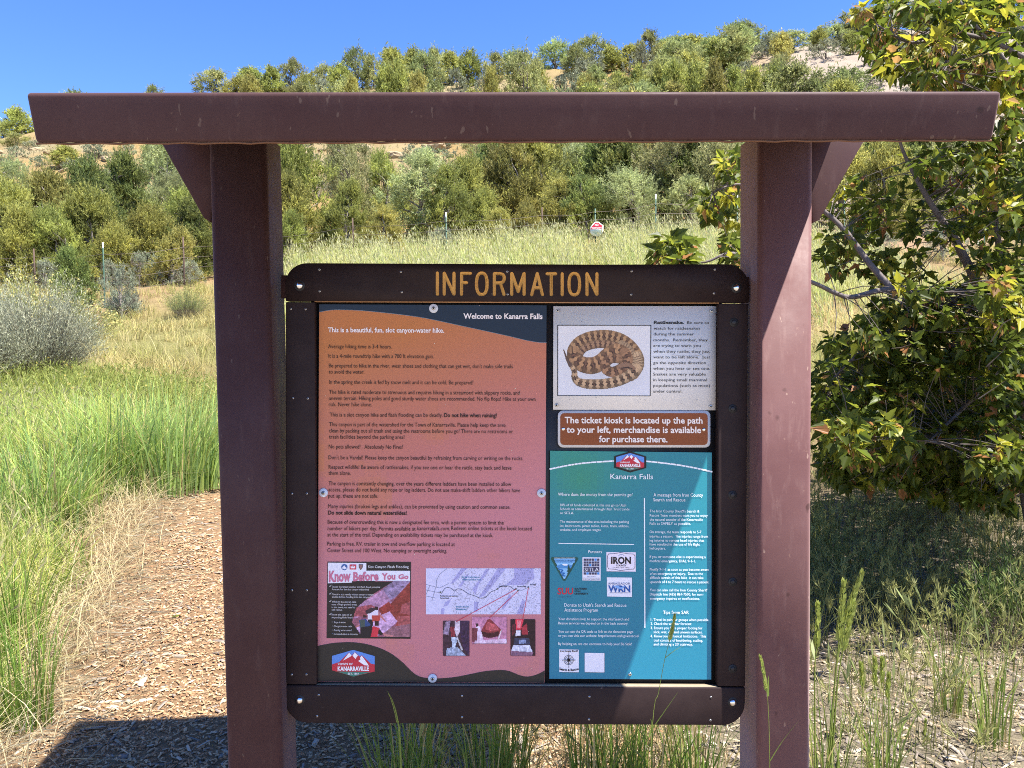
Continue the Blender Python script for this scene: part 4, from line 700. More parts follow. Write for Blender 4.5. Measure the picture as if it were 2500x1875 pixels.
def plant(key, P, H, zone, squash=1.0):
    tr, cr, H0 = KINDS[key][rng.integers(len(KINDS[key]))]; s = H/H0
    e_ = empty(LOOK[key][0], tuple(P), rng.uniform(0, 6.28), (s*squash, s*squash, s)); e_.rotation_euler[0] = rng.normal(0, .07); e_.rotation_euler[1] = rng.normal(0, .07); obj('trunk', tr, e_); obj('crown', cr, e_); PLACED.append((key, zone, pix(P)[0], e_)); return e_
def ptree(key, px, top, base, y, zone, squash=None, width=None):
    P = stand(px, y); H = max(.6, (pix(P)[1]-top)/F*y*1.0)
    H0 = KINDS[key][0][2]; R0 = {'yellow_juniper': 1.5, 'dark_juniper': 1.4, 'grey_pinyon': 1.9, 'grey_scrub': 1.5, 'ridge_juniper': 1.6, 'ridge_pinyon': 2.1, 'ridge_scrub': 1.6}[key]
    sq = 1.0 if width is None else float(np.clip((width/F*y)/(2*R0*H/H0), .55, 1.9)); return plant(key, P, H, zone, squash or sq)
J, D_, P_, G_ = 'yellow_juniper', 'dark_juniper', 'grey_pinyon', 'grey_scrub'
# trees behind the wire fence, left of the kiosk: (kind, column, top row, depth, width)
for k, px, top, y, w in [(J, 20, 455, 24, 170), (J, 118, 425, 27, 150), (D_, 205, 405, 29, 150), (J, 232, 470, 24.5, 160), (J, 165, 520, 23.5, 120), (D_, 322, 395, 31, 130), (P_, 395, 352, 38, 130), (P_, 270, 440, 33, 110), (J, 360, 520, 25, 120), (P_, 425, 430, 34, 110), (D_, 486, 500, 25, 110), (J, 455, 470, 29, 110), (J, 60, 520, 23.2, 120), (J, -60, 430, 26, 180), (D_, -160, 400, 29, 170),
    (J, 300, 560, 24, 90), (D_, 192, 610, 19.5, 80), (P_, 20, 400, 36, 120), (J, 540, 440, 28, 130), (J, -260, 440, 26, 200), (P_, -380, 400, 30, 220), (J, 420, 560, 23.5, 90)]: ptree(k, px, top, 0, y, 'behind the wire fence left of the kiosk', width=w)
for k, px, top, y, w in [(J, 690, 440, 25, 130), (J, 752, 372, 27, 160), (P_, 872, 325, 31, 130), (J, 842, 452, 25, 110), (P_, 1018, 385, 27, 190), (J, 950, 380, 33, 90), (J, 1090, 420, 26, 110), (J, 1140, 395, 28, 130), (D_, 1212, 340, 31, 120), (J, 1225, 510, 24.5, 80), (J, 1255, 335, 29, 160), (J, 1340, 330, 30, 170), (J, 1292, 505, 24, 70), (P_, 1400, 370, 31, 150),
    (D_, 1470, 335, 30, 150), (D_, 1540, 330, 29, 160), (P_, 1625, 325, 28, 170), (D_, 1700, 335, 28, 150), (P_, 1780, 350, 27, 150), (J, 1180, 470, 26, 90), (J, 930, 500, 25, 100), (P_, 1560, 420, 26, 130), (D_, 1440, 430, 26, 100), (J, 700, 520, 24, 90), (P_, 1690, 440, 26, 120), (D_, 1860, 340, 30, 160), (J, 620, 420, 27, 120), (J, 1370, 440, 26.5, 110)]: ptree(k, px, top, 0, y, 'behind the wire fence seen through the kiosk', width=w)
for k, px, top, y, w in [(J, 2050, 320, 28, 170), (J, 2150, 350, 26, 150), (P_, 1980, 330, 31, 150), (D_, 2240, 380, 27, 150), (P_, 2330, 330, 30, 180), (J, 2430, 400, 26, 160), (J, 2560, 340, 28, 200), (P_, 2700, 320, 29, 200), (G_, 2120, 560, 22, 120), (G_, 2300, 560, 21, 120)]: ptree(k, px, top, 0, y, 'behind the maple', width=w)
for px, top, y, w in [(262, 640, 23.2, 70), (418, 600, 24, 110), (300, 655, 18.5, 75), (465, 640, 23, 70), (120, 640, 22, 90), (345, 625, 23.5, 70), (1075, 560, 23.5, 80)]: ptree(G_, px, top, 0, y, 'among the junipers along the fence', width=w)
# the far slope and its skyline
RJ, RP, RS = 'ridge_juniper', 'ridge_pinyon', 'ridge_scrub'
SKY = [(RP, 30, 300, 70), (RP, 78, 308, 60), (RP, 5, 330, 50), (RJ, 125, 330, 50), (RP, 170, 330, 45), (RP, 395, 212, 50), (RP, 535, 176, 90), (RJ, 598, 194, 60), (RJ, 640, 172, 70), (RJ, 682, 170, 60), (RP, 722, 152, 62), (RJ, 762, 186, 60), (RP, 805, 160, 60), (RJ, 838, 162, 55), (RP, 885, 128, 72), (RP, 925, 143, 55), (RJ, 985, 130, 80), (RJ, 1027, 128, 60), (RP, 1062, 125, 62), (RJ, 1108, 134, 66), (RJ, 1150, 132, 60), (RP, 1205, 140, 64), (RP, 1268, 127, 80), (RP, 1360, 105, 90), (RP, 1415, 118, 60), (RP, 1450, 93, 85), (RJ, 1500, 120, 60), (RJ, 1540, 118, 55), (RP, 1585, 90, 70), (RJ, 1632, 108, 60), (RJ, 1680, 98, 110), (RP, 1725, 97, 55), (RP, 1752, 96, 60), (RP, 1790, 108, 50), (RP, 1832, 98, 60), (RP, 1870, 82, 66), (RP, 1932, 84, 90), (RJ, 1990, 76, 70), (RP, 2030, 66, 60), (RP, 2075, 34, 110), (RP, 2150, 20, 100), (RP, 2230, 0, 100), (RP, 2320, -30, 110), (RP, 2420, -50, 110), (RP, 2520, -90, 120), (RJ, -60, 330, 70), (RP, -150, 350, 80)]
for k, px, top, w in SKY: ptree(k, px, top, 0, rng.uniform(101, 113), 'on the ridge skyline', width=w)
SEC = [(RP, 1290, 132, 95, 84), (RJ, 955, 168, 45, 88), (RP, 1045, 140, 80, 92), (RJ, 985, 168, 60, 88), (RJ, 1210, 175, 44, 84), (RJ, 1025, 180, 30, 85), (RS, 1450, 145, 110, 88), (RS, 1570, 135, 80, 92), (RP, 1660, 105, 110, 92), (RJ, 1320, 150, 60, 88), (RS, 1130, 175, 60, 95), (RS, 1190, 178, 50, 95), (RJ, 1500, 180, 50, 74), (RJ, 1560, 172, 60, 72), (RJ, 1610, 168, 60, 70), (RJ, 1650, 165, 60, 68), (RJ, 1700, 160, 70, 68), (RJ, 1745, 168, 60, 68), (RJ, 1790, 172, 60, 68), (RJ, 1885, 172, 80, 66), (RJ, 1830, 178, 55, 66), (RJ, 1440, 190, 60, 74), (RS, 1400, 190, 60, 76), (RP, 1900, 140, 80, 78), (RJ, 870, 195, 40, 90), (RS, 800, 200, 50, 95), (RJ, 760, 195, 45, 96), (RP, 1050, 325, 110, 62), (RS, 690, 340, 80, 64), (RP, 400, 355, 80, 62), (RS, 245, 350, 50, 70), (RJ, 178, 362, 62, 66), (RS, 330, 352, 40, 72), (RS, 120, 385, 70, 68), (RS, 60, 400, 80, 66), (RP, 20, 395, 80, 70), (RS, 100, 345, 90, 84), (RS, 205, 345, 80, 86), (RP, 60, 330, 70, 92)]
for k, px, top, w, y in SEC: ptree(k, px, top, 0, y, 'on the far slope', width=w)
def clear(px, py):     # bare pale soil shows in these windows of the slope
    return (0 <= px < 420 and 355 < py < 455) or (670 < px < 1160 and 335 < py < 410) or (1200 < px < 1310 and 178 < py < 230) or (1870 < px < 2000 and 130 < py < 215 and rng.random() < .6)
for i in range(46):
    y = rng.uniform(33, 50); px = rng.uniform(-200, 2300); P = stand(px, y); k = [J, D_, P_, P_, G_, G_][rng.integers(6)]; H = rng.uniform(1.0, 1.9) if k == G_ else rng.uniform(2.2, 3.8); topr = pix(P+np.array([0, 0, H]))[1]
    if (0 < px < 430 and topr < 425) or (670 < px < 1160 and topr < 395): H *= .5
    plant(k, P, H, 'at the foot of the far slope', rng.uniform(.9, 1.3))
for i in range(34):
    px, row = ((rng.uniform(-20, 430), rng.uniform(365, 470)) if i < 20 else (rng.uniform(660, 1200), rng.uniform(345, 400))); P = hit(px, row)
    if P is not None and P[1] > 40: plant(RS, P, rng.uniform(.5, 1.1), 'on the bare pale soil', rng.uniform(.9, 1.4))
import bmesh as _bm
rocks = []
for i in range(3):
    b = _bm.new(); _bm.ops.create_icosphere(b, subdivisions=3, radius=1)
    for v in b.verts: c_ = np.array(v.co); q = 1+.55*float(fbm(np.array(c_[0]*1.7+i*9), np.array(c_[1]*1.7+c_[2]*2.1), 60+i)); v.co = Vector((c_[0]*q*1.5, c_[1]*q, round(c_[2]*q*3)/3*.35+c_[2]*q*.2))
    me = bpy.data.meshes.new('rock'); b.to_mesh(me); b.free(); me.materials.append(M['rock']); rocks.append(me)
RK = []
for i in range(40):
    px, row = ((rng.uniform(-10, 420), rng.uniform(365, 460)) if i < 22 else ((rng.uniform(660, 1200), rng.uniform(346, 395)) if i < 32 else (rng.uniform(1850, 2150), rng.uniform(120, 210)))); P = hit(px, row)
    if P is None or P[1] < 40: continue
    o = obj('boulder', rocks[i % 3], None, tuple(P)); s_ = rng.uniform(.25, .75); o.scale = (s_, s_, s_*.9); o.rotation_euler = (rng.normal(0, .2), rng.normal(.15, .2), rng.uniform(0, 6.28)); RK.append((pix(P)[0], o))
RK.sort(key=lambda r: r[0])
for i, (px, o) in enumerate(RK): tag(o, f'pale tan boulder on the bare far slope, {ordinal(i+1)} from the left', 'boulder', 'boulders on the far slope')
n = 0; tries = 0
while n < 125 and tries < 4000:
    tries += 1; y = rng.uniform(52, 110); px = rng.uniform(-150, 2300) if rng.random() < .35 else rng.uniform(1500, 2550); P = stand(px, y); py = pix(P)[1]
    if clear(px, py) or clear(px, py-25): continue
    k = RS if rng.random() < (.72 if px > 1650 else .4) else (RJ if rng.random() < .5 else RP); H = rng.uniform(1.2, 2.2) if k == RS else rng.uniform(2.6, 4.2)
    plant(k, P, H, 'on the far slope', rng.uniform(.9, 1.25)); n += 1
def label_row(rows):
    by = {}
    for r in rows: by.setdefault((r[0], r[1]), []).append(r)
    for (k, z), L in by.items():
        L.sort(key=lambda r: r[2]); nm_, cat, look = LOOK[k]
        for i, r in enumerate(L): tag(r[3], f'{look} {z}'+(f', {ordinal(i+1)} from the left' if len(L) > 1 else ''), cat, f'{cat}s {z}')
label_row(PLACED)
# ------------------------------------------------------------------ grass
def blades(s, P, h, w, az, lean, C0, C1, ns=3, rg=rng, jit=.3):
    n = len(P); h = np.broadcast_to(h, (n,)); w = np.broadcast_to(w, (n,)); lean = np.broadcast_to(lean, (n,)); d = np.stack([np.cos(az), np.sin(az), 0*az], 1); fa = az+rg.uniform(.6, 2.5, n); sd = np.stack([np.cos(fa), np.sin(fa), 0*fa], 1)
    V = []; Cc = []; j = rg.uniform(1-jit, 1+jit, (n, 1)); T = None
    for i in range(ns+1):
        u = i/ns; c = P+np.array([0, 0, 1.0])*(h*u*(1-.3*np.minimum(lean, 1.2)*u*u))[:, None]+d*(h*lean*u**1.8)[:, None]; ww = (w*(1-.93*u**1.5)/2)[:, None]
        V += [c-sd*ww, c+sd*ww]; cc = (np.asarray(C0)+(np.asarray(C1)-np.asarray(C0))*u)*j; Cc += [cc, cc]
        if i == ns-1: prev = c
    Cc = [c_*1.5 for c_ in Cc]; V = np.stack(V, 1); k = 2*(ns+1); base = np.arange(n)[:, None]*k
    Fc = np.concatenate([np.stack([base+2*i, base+2*i+1, base+2*i+3, base+2*i+2], -1).reshape(-1, 4) for i in range(ns)])
    s.add(V.reshape(-1, 3), Fc, np.stack(Cc, 1).reshape(-1, 3)); return c, unit(c-prev)
def heads(s, P, D, L, Wd, C, rg=rng):
    n = len(P)
    for _ in range(2):
        V, Fc, Cc = diamonds(P, unit(D+rg.normal(0, .05, (n, 3))), L, Wd, np.broadcast_to(C, (n, 3))*rg.uniform(.8, 1.2, (n, 1)), rg); s.add(V, Fc, Cc)
def brush(s, P, D, L, C, rg=rng, nb=9, fan=.28):
    """foxtail head: bristles fanning out along the head"""
    k = np.repeat(np.arange(len(P)), nb); q = rg.uniform(0, .7, len(k)); B = P[k]+D[k]*(L*q)[:, None]; d = unit(D[k]+rg.normal(0, fan, (len(k), 3)))
    V, Fc, Cc = diamonds(B, d, L*rg.uniform(.4, .7, len(k)), L*.07, np.broadcast_to(C, (len(P), 3))[k]*rg.uniform(.75, 1.25, (len(k), 1)), rg); s.add(V, Fc, Cc)
def scatter(n, x0, x1, y0, y1, keep, rg=rng):
    out = []; m_ = 0
    while m_ < n:
        x = rg.uniform(x0, x1, n*2); y = rg.uniform(y0, y1, n*2); k = rg.random(n*2) < keep(x, y); x, y = x[k], y[k]; out.append(np.stack([x, y, height(x, y)-.01], 1)); m_ += len(x)
    return np.concatenate(out)[:n]
def tufts(n, per, sig, x0, x1, y0, y1, keep, rg=rng):
    c = scatter(n//per, x0, x1, y0, y1, keep, rg); k = np.repeat(np.arange(len(c)), per); x = c[k, 0]+rg.normal(0, sig, len(k)); y = c[k, 1]+rg.normal(0, sig, len(k)); return np.stack([x, y, height(x, y)-.01], 1), k
def percl(k, f): return f(k.max()+1)[k]
sm = lambda v: np.clip(v, 0, 1)
def stuff(name, s, mt='grass'): return tag(obj(name, s.mesh(name, M[mt])), kind='stuff')
def fan_ok(x, y): return (np.abs(x) < y*.82+.6)
# (1) field of yellow-green grass beyond the path, up to the fence
s = Soup(); P, k_ = tufts(72000, 18, .09, -18, 18, 9, 22.5, lambda x, y: fan_ok(x, y)*sm((y-8.5)/3)*sm(.2+2.2*(fbm(x*.6, y*.6, 70)+.22))); n = len(P); v = fbm(P[:, 0]*.5, P[:, 1]*.5, 71)+.5
dryc = sm(v*2.6-1.02+percl(k_, lambda m_: rng.normal(0, .4, m_))+rng.normal(0, .15, n))[:, None]; c0 = np.array([.30, .25, .10])*np.ones((n, 1)); c1 = np.array([.27, .31, .075])+(np.array([.56, .46, .21])-np.array([.27, .31, .075]))*dryc
blades(s, P, rng.uniform(.14, .40, n)*percl(k_, lambda m_: rng.uniform(.6, 1.35, m_)), rng.uniform(.007, .014, n), percl(k_, lambda m_: rng.uniform(0, 6.28, m_))+rng.normal(0, 1.1, n), rng.uniform(.1, .9, n), c0, c1, 2)
P, k_ = tufts(30000, 12, .07, -8, 10, 14.5, 22.5, lambda x, y: sm((y-14)/5)*sm((x+y*.33)/1.5)*fan_ok(x, y)); n = len(P); bl = sm(percl(k_, lambda m_: rng.random(m_))+rng.normal(0, .2, n))[:, None]; c1 = np.array([.30, .37, .13])+(np.array([.54, .50, .22])-np.array([.30, .37, .13]))*bl
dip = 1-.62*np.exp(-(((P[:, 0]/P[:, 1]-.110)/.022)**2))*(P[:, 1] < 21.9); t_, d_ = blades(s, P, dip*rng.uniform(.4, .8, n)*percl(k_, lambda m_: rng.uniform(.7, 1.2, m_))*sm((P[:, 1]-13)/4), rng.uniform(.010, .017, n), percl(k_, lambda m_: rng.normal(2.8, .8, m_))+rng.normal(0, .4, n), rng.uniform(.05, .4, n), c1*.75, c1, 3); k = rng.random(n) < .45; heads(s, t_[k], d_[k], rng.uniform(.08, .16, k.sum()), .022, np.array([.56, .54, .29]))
P = scatter(700, -9, 9, 9, 16, fan_ok); n = len(P); blades(s, P, rng.uniform(.4, .9, n), .007, rng.uniform(0, 6.28, n), rng.uniform(.6, 1.6, n), (.40, .34, .18), (.50, .42, .22), 5)
stuff('field_grass', s)
s = Soup(); P = scatter(16000, -60, 80, 44, 112, lambda x, y: (np.abs(x) < y*.75)*sm(.25+2*(fbm(x*.15, y*.15, 79)+.15))); n = len(P); gq = rng.random((n, 1)); blades(s, P, rng.uniform(.12, .42, n), rng.uniform(.05, .12, n), rng.uniform(0, 6.28, n), rng.uniform(.3, 1.3, n), np.array([.16, .15, .09])+gq*np.array([.10, .05, .02]), np.array([.18, .19, .10])+gq*np.array([.12, .06, .03]), 2); stuff('slope_grass', s)
# (2) lush tall grass to the left of the path
s = Soup(); pl = path_left
g1 = lambda x, y: sm((pl(y)-.28-.15*y*.3-x)/.35)*sm((8.5-y)/1.2)*fan_ok(x, y)*sm((x+y*.75+.6)/.6)*sm(.12+3.2*(fbm(x*2.3, y*2.3, 81)+.22))
P, k_ = tufts(17000, 28, .075, -8.5, -1.6, 2.7, 8.5, g1); n = len(P); v = fbm(P[:, 0]*.9, P[:, 1]*.9, 72)+.5; mixc = sm(v*2-.5+percl(k_, lambda m_: rng.normal(0, .35, m_))+rng.normal(0, .12, n))[:, None]
c1 = np.array([.17, .265, .06])+(np.array([.47, .49, .11])-np.array([.17, .265, .06]))*mixc; tall = sm((P[:, 1]-4.0)/2.4); dr = rng.random(n) < .12; c1[dr] = np.array([.46, .40, .2])
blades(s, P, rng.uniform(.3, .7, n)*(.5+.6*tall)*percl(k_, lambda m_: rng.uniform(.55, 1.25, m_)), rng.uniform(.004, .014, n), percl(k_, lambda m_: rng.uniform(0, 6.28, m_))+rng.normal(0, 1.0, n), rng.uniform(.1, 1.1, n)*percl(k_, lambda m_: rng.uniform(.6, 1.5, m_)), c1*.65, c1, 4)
P = scatter(900, -8, -1.7, 2.9, 8, g1); n = len(P); blades(s, P, rng.uniform(.4, .8, n), .005, rng.normal(.6, 1.2, n), rng.uniform(.7, 1.8, n), (.30, .28, .10), (.46, .42, .18), 6)
P = scatter(2600, -8, -1.6, 2.9, 8, g1); n = len(P); t_, d_ = blades(s, P, rng.uniform(.35, .75, n), .004, rng.uniform(0, 6.28, n), rng.uniform(.1, .6, n), (.28, .26, .10), (.42, .38, .17), 4); k = rng.random(n) < .5; heads(s, t_[k], d_[k], .07, .010, np.array([.42, .40, .2]))
P = scatter(5200, -8.5, -1.4, 2.7, 8.6, lambda x, y: sm((pl(y)-.05-x)/.3)*sm((x-(pl(y)-1.5))/.4)*fan_ok(x, y)); n = len(P); blades(s, P, rng.uniform(.12, .42, n), .0045, rng.uniform(0, 6.28, n), rng.uniform(.3, 1.7, n), (.36, .30, .17), (.52, .45, .27), 4)
stuff('path_grass', s)
# (3) dry straw lying along the path's edge
s = Soup(); P = scatter(5600, -7, -1.0, 2.7, 8.2, lambda x, y: sm((pl(y)+.32-x)/.45)*sm((x-(pl(y)-.9))/.35)); n = len(P); P[:, 2] += .015+rng.uniform(0, .05, n)
az = rng.normal(.7, .9, n)+np.where(rng.random(n) < .5, math.pi, 0); D = np.stack([np.cos(az), np.sin(az), rng.normal(0, .12, n)], 1); cs = np.array([.50, .43, .28])*rng.uniform(.55, 1.2, (n, 1)); cs[rng.random(n) < .25] *= np.array([.8, .88, 1.05])
V, Fc, Cc = diamonds(P, D, rng.uniform(.04, .2, n), rng.uniform(.003, .006, n), cs, rng); s.add(V, Fc, Cc); P = scatter(7000, .7, 5, 2.4, 6.5, lambda x, y: fan_ok(x, y)*sm((x-.7)/.2)*sm(.3+2*(fbm(x*1.8, y*1.8, 91)+.2))); n = len(P); P[:, 2] += .012+rng.uniform(0, .04, n); az = rng.uniform(0, 6.28, n); D = np.stack([np.cos(az), np.sin(az), rng.normal(0, .15, n)], 1); cs = np.array([.58, .50, .33])*rng.uniform(.45, 1.15, (n, 1)); V, Fc, Cc = diamonds(P, D, rng.uniform(.04, .2, n), rng.uniform(.003, .007, n), cs, rng); s.add(V, Fc, Cc)
P = scatter(3000, -.5, .75, 2.3, 4.2, fan_ok); n = len(P); P[:, 2] += .012+rng.uniform(0, .04, n); az = rng.uniform(0, 6.28, n); D = np.stack([np.cos(az), np.sin(az), rng.normal(0, .15, n)], 1); V, Fc, Cc = diamonds(P, D, rng.uniform(.04, .2, n), rng.uniform(.003, .007, n), np.array([.52, .44, .28])*rng.uniform(.45, 1.15, (n, 1)), rng); s.add(V, Fc, Cc)
stuff('straw_litter', s)
# (4) thin foxtail grass on the right, under the maple and along the kiosk
s = Soup(); P, k_ = tufts(7200, 6, .05, .82, 6.5, 2.5, 9, lambda x, y: sm((x-.78)/.2)*sm(.10+.42*(y-2.7))*sm((8-y)/2+.3)*fan_ok(x, y)); n = len(P); gr = rng.random(n)[:, None]; c1 = np.array([.085, .11, .028])+(np.array([.27, .235, .09])-np.array([.085, .11, .028]))*gr
t_, d_ = blades(s, P, rng.uniform(.14, .46, n)*(.7+.12*(P[:, 1]-2.5)).clip(.6, 1.25), rng.uniform(.003, .0055, n), rng.uniform(0, 6.28, n), rng.uniform(.05, .4, n), c1*.7, c1, 4); k = rng.random(n) < .75; brush(s, t_[k], unit(d_[k]+np.array([0, 0, -.2])), .078, np.array([.33, .33, .12]), nb=16, fan=.34)
P = scatter(3200, .8, 6.5, 2.5, 8, lambda x, y: sm((x-.8)/.2)*fan_ok(x, y)); n = len(P); blades(s, P, rng.uniform(.05, .18, n), .004, rng.uniform(0, 6.28, n), rng.uniform(.4, 1.6, n), (.30, .25, .13), (.45, .37, .20), 3)
P = scatter(5000, -1.2, 2.5, 3.6, 9, lambda x, y: sm((x-(pl(y)+1.9))/.4)*sm((y-3.4)/2)); n = len(P); t_, d_ = blades(s, P, rng.uniform(.2, .55, n), .006, rng.uniform(0, 6.28, n), rng.uniform(.1, .6, n), (.16, .17, .05), (.28, .29, .09), 4)
P = scatter(420, -.35, .72, 2.35, 3.5, lambda x, y: .3+.7*sm((x-.0)/.15)); n = len(P); c1 = np.array([.36, .30, .12]); t_, d_ = blades(s, P, rng.uniform(.14, .40, n), .004, rng.uniform(0, 6.28, n), rng.uniform(.05, .4, n), c1*.8, c1, 4); k = rng.random(n) < .5; brush(s, t_[k], d_[k], .06, np.array([.42, .32, .14]))
stuff('foxtail_grass', s)
# (5) wood chips: a mulch of flat splinters
s = Soup()
def chips(n, x0, x1, y0, y1, keep, cols, ln, wd):
    P = scatter(n, x0, x1, y0, y1, keep); az = rng.uniform(0, math.pi, n); L = rng.lognormal(math.log(ln), .5, n)[:, None]; Wd = (rng.lognormal(math.log(wd), .4, n)[:, None]); T = Wd*.35
    d = np.stack([np.cos(az), np.sin(az), rng.normal(0, .16, n)], 1); d = unit(d); a = np.stack([-np.sin(az), np.cos(az), rng.normal(0, .25, n)], 1); a = unit(a); u = np.cross(d, a); P = P+np.array([0, 0, 1])*(rng.uniform(.004, .022, n)[:, None])
    V = []
    for z in (-1, 1):
        for i, j in ((-1, -1), (1, -1), (1, 1), (-1, 1)): V.append(P+d*L/2*i*(.8 if z > 0 else 1)*(1-.25*(j > 0))+a*Wd/2*j+u*T/2*z)
    V = np.stack(V, 1).reshape(-1, 3); b = np.arange(n)[:, None]*8; Fc = np.concatenate([b+np.array(f) for f in ([4, 5, 6, 7], [0, 1, 5, 4], [1, 2, 6, 5], [2, 3, 7, 6], [3, 0, 4, 7])])
    k = rng.integers(0, len(cols), n); C = np.array(cols)[k]*rng.uniform(.65, 1.25, (n, 1)); s.add(V, Fc, np.repeat(C, 8, 0))
oc = [(.45, .28, .15), (.38, .215, .11), (.54, .39, .24), (.32, .18, .095), (.49, .33, .19)]; wc = [(.36, .30, .23), (.27, .23, .19), (.45, .37, .27), (.22, .18, .15)]
inpath = lambda x, y: sm((x-(pl(y)-.25))/.3)*sm((pl(y)+2.6-x)/.5)
chips(44000, -3.6, .6, 2.2, 5.6, inpath, oc, .017, .0054); chips(9000, -4.5, 0, 5.2, 10, inpath, oc, .035, .010); chips(2400, -3.4, .4, 2.2, 6, inpath, wc, .036, .008); chips(160, -3.2, .4, 2.3, 5, inpath, wc, .10, .012)
chips(6500, -.6, 4.2, 2.2, 5.5, lambda x, y: sm((x+.6)/.4)*sm((6-y)/1.5)*fan_ok(x, y), wc, .035, .008); chips(5200, -.8, 4, 2.2, 5, lambda x, y: fan_ok(x, y)*1.0, [(.42, .31, .2), (.36, .25, .15)], .025, .007); chips(420, .6, 4.2, 2.3, 5.2, fan_ok, wc, .09, .010)
stuff('wood_chips', s, 'chips')
# (6) leafy ground cover with yellow blossom between the tall grass and the field
s = Soup(); P = scatter(9000, -8, -2.0, 7.6, 11.5, lambda x, y: sm((y-7.4)/.8)*sm((11.8-y)/1)*sm((pl(y)+.9-x)/.5)*fan_ok(x, y)*sm(.3+2*(fbm(x*.9, y*.9, 74)+.3))); n = len(P); hh = rng.uniform(.12, .55, n)*(.6+.8*(fbm(P[:, 0]*.8, P[:, 1]*.8, 75)+.4)); cg = np.array([.31, .35, .085])*rng.uniform(.7, 1.25, (n, 1))
t_, d_ = blades(s, P, hh, .006, rng.uniform(0, 6.28, n), rng.uniform(.1, .5, n), cg*.6, cg, 3); k = np.repeat(np.arange(n), 3); q = rng.uniform(.3, 1, len(k))[:, None]; s.add(*diamonds(P[k]+(t_[k]-P[k])*q, unit(rng.normal(0, .6, (len(k), 3))+np.array([0, 0, .8])), .07, .012, cg[k], rng)); k = rng.random(n) < .04; s.add(*diamonds(t_[k], unit(rng.normal(size=(k.sum(), 3))), .035, .03, np.array([.55, .42, .10])*np.ones((k.sum(), 1)), rng)); stuff('blooming_ground_cover', s)
# ------------------------------------------------------------------ single shrubs and clumps in front of the trees
def bushmesh(seed, H, Rr, cols, n=900, L=.05, Wd=.008, nl=14, flower=None, fl=.03):
    rg = np.random.default_rng(seed); az = rg.uniform(0, 6.28, n); r = np.sqrt(rg.uniform(0, 1, n)); tip = np.stack([np.cos(az)*r*Rr, np.sin(az)*r*Rr, H*np.sqrt(np.clip(1-.75*r*r, 0, 1))*rg.uniform(.6, 1.05, n)], 1); base = tip*np.array([.25, .25, 0])+rg.normal(0, .05, (n, 3))*[1, 1, 0]
    lob = 1+.22*np.sin(az*3+seed)+.16*np.sin(az*7+2); tip[:, 2] *= 1+.2*np.sin(az*4+seed*2); tip[:, :2] *= lob[:, None]; ax = unit(tip-base+np.array([0, 0, .3*H])); k = np.repeat(np.arange(n), nl); q = rg.uniform(.45, 1.08, len(k))[:, None]; a, b = np.array(cols[0]), np.array(cols[1]); C = (a+(b-a)*rg.random(n)[:, None])[k]*rg.uniform(.7, 1.25, (len(k), 1))
    s = Soup(); s.add(*diamonds(base[k]+(tip-base)[k]*q+rg.normal(0, .02, (len(k), 3)), unit(ax[k]+rg.normal(0, .4, (len(k), 3))), L*rg.uniform(.6, 1.4, len(k)), Wd, C, rg)); st = Soup(); st.add(*diamonds(base, unit(tip-base), np.linalg.norm(tip-base, axis=1), .006, np.array([.22, .19, .14])*rg.uniform(.6, 1.3, (n, 1)), rg)); out = [('foliage', s.mesh('foliage', M['leaf_scrub'])), ('stems', st.mesh('stems', M['leaf_scrub']))]
    if flower: z = rg.random(n) < fl; s2 = Soup(); kk = np.repeat(np.where(z)[0], 9); s2.add(*diamonds(tip[kk]+rg.normal(0, .03, (len(kk), 3))+np.array([0, 0, .03]), unit(rg.normal(size=(len(kk), 3))), .035, .03, np.array(flower)*rg.uniform(.7, 1.2, (len(kk), 1)), rg)); out.append(('blossom', s2.mesh('blossom', M['leaf_scrub'])))
    return out
def bush(name, parts, P, label, cat, sc=1, grp=None):
    e_ = empty(name, tuple(P), rng.uniform(0, 6.28), sc); tag(e_, label, cat, grp)
    for n_, me in parts: obj(n_, me, e_)
    return e_
sage = bushmesh(5, 1.45, 1.15, ((.35, .38, .24), (.50, .51, .34)), 1700, .055, .009, 16)
bush('sagebrush', sage, stand(85, 11.2), 'large silvery sagebrush beside the tall grass, biggest of the silvery bushes', 'sagebrush', (.86, .86, .95), 'silvery sagebrush')
bush('sagebrush', sage, stand(-30, 11.0), 'silvery sagebrush cut by the left edge of the photograph', 'sagebrush', (.95, .9, .8), 'silvery sagebrush')
bush('sagebrush', sage, stand(-130, 11.5), 'silvery sagebrush beyond the left edge of the photograph', 'sagebrush', 1.0, 'silvery sagebrush')
sage2 = bushmesh(8, .7, .6, ((.30, .35, .25), (.42, .45, .33)), 500, .10, .012, 10); bush('sagebrush', sage2, stand(300, 19.0), 'small silvery sagebrush on bare soil in front of the fence', 'sagebrush', .72, 'silvery sagebrush')
rab = bushmesh(9, 1.2, .9, ((.28, .30, .09), (.40, .41, .14)), 900, .06, .008, 12, (.52, .42, .16), .14); bush('rabbitbrush', rab, stand(110, 14.0), 'yellow-blooming rabbitbrush rising behind the large sagebrush', 'rabbitbrush', (1.3, 1, 1.05), 'yellow rabbitbrush'); bush('rabbitbrush', rab, stand(10, 13.6), 'yellow-blooming rabbitbrush at the left edge behind the sagebrush', 'rabbitbrush', 1.1, 'yellow rabbitbrush')
bush('rabbitbrush', rab, stand(455, 18.5), 'yellow-green rabbitbrush close to the left post, in front of the fence', 'rabbitbrush', .6, 'yellow rabbitbrush')
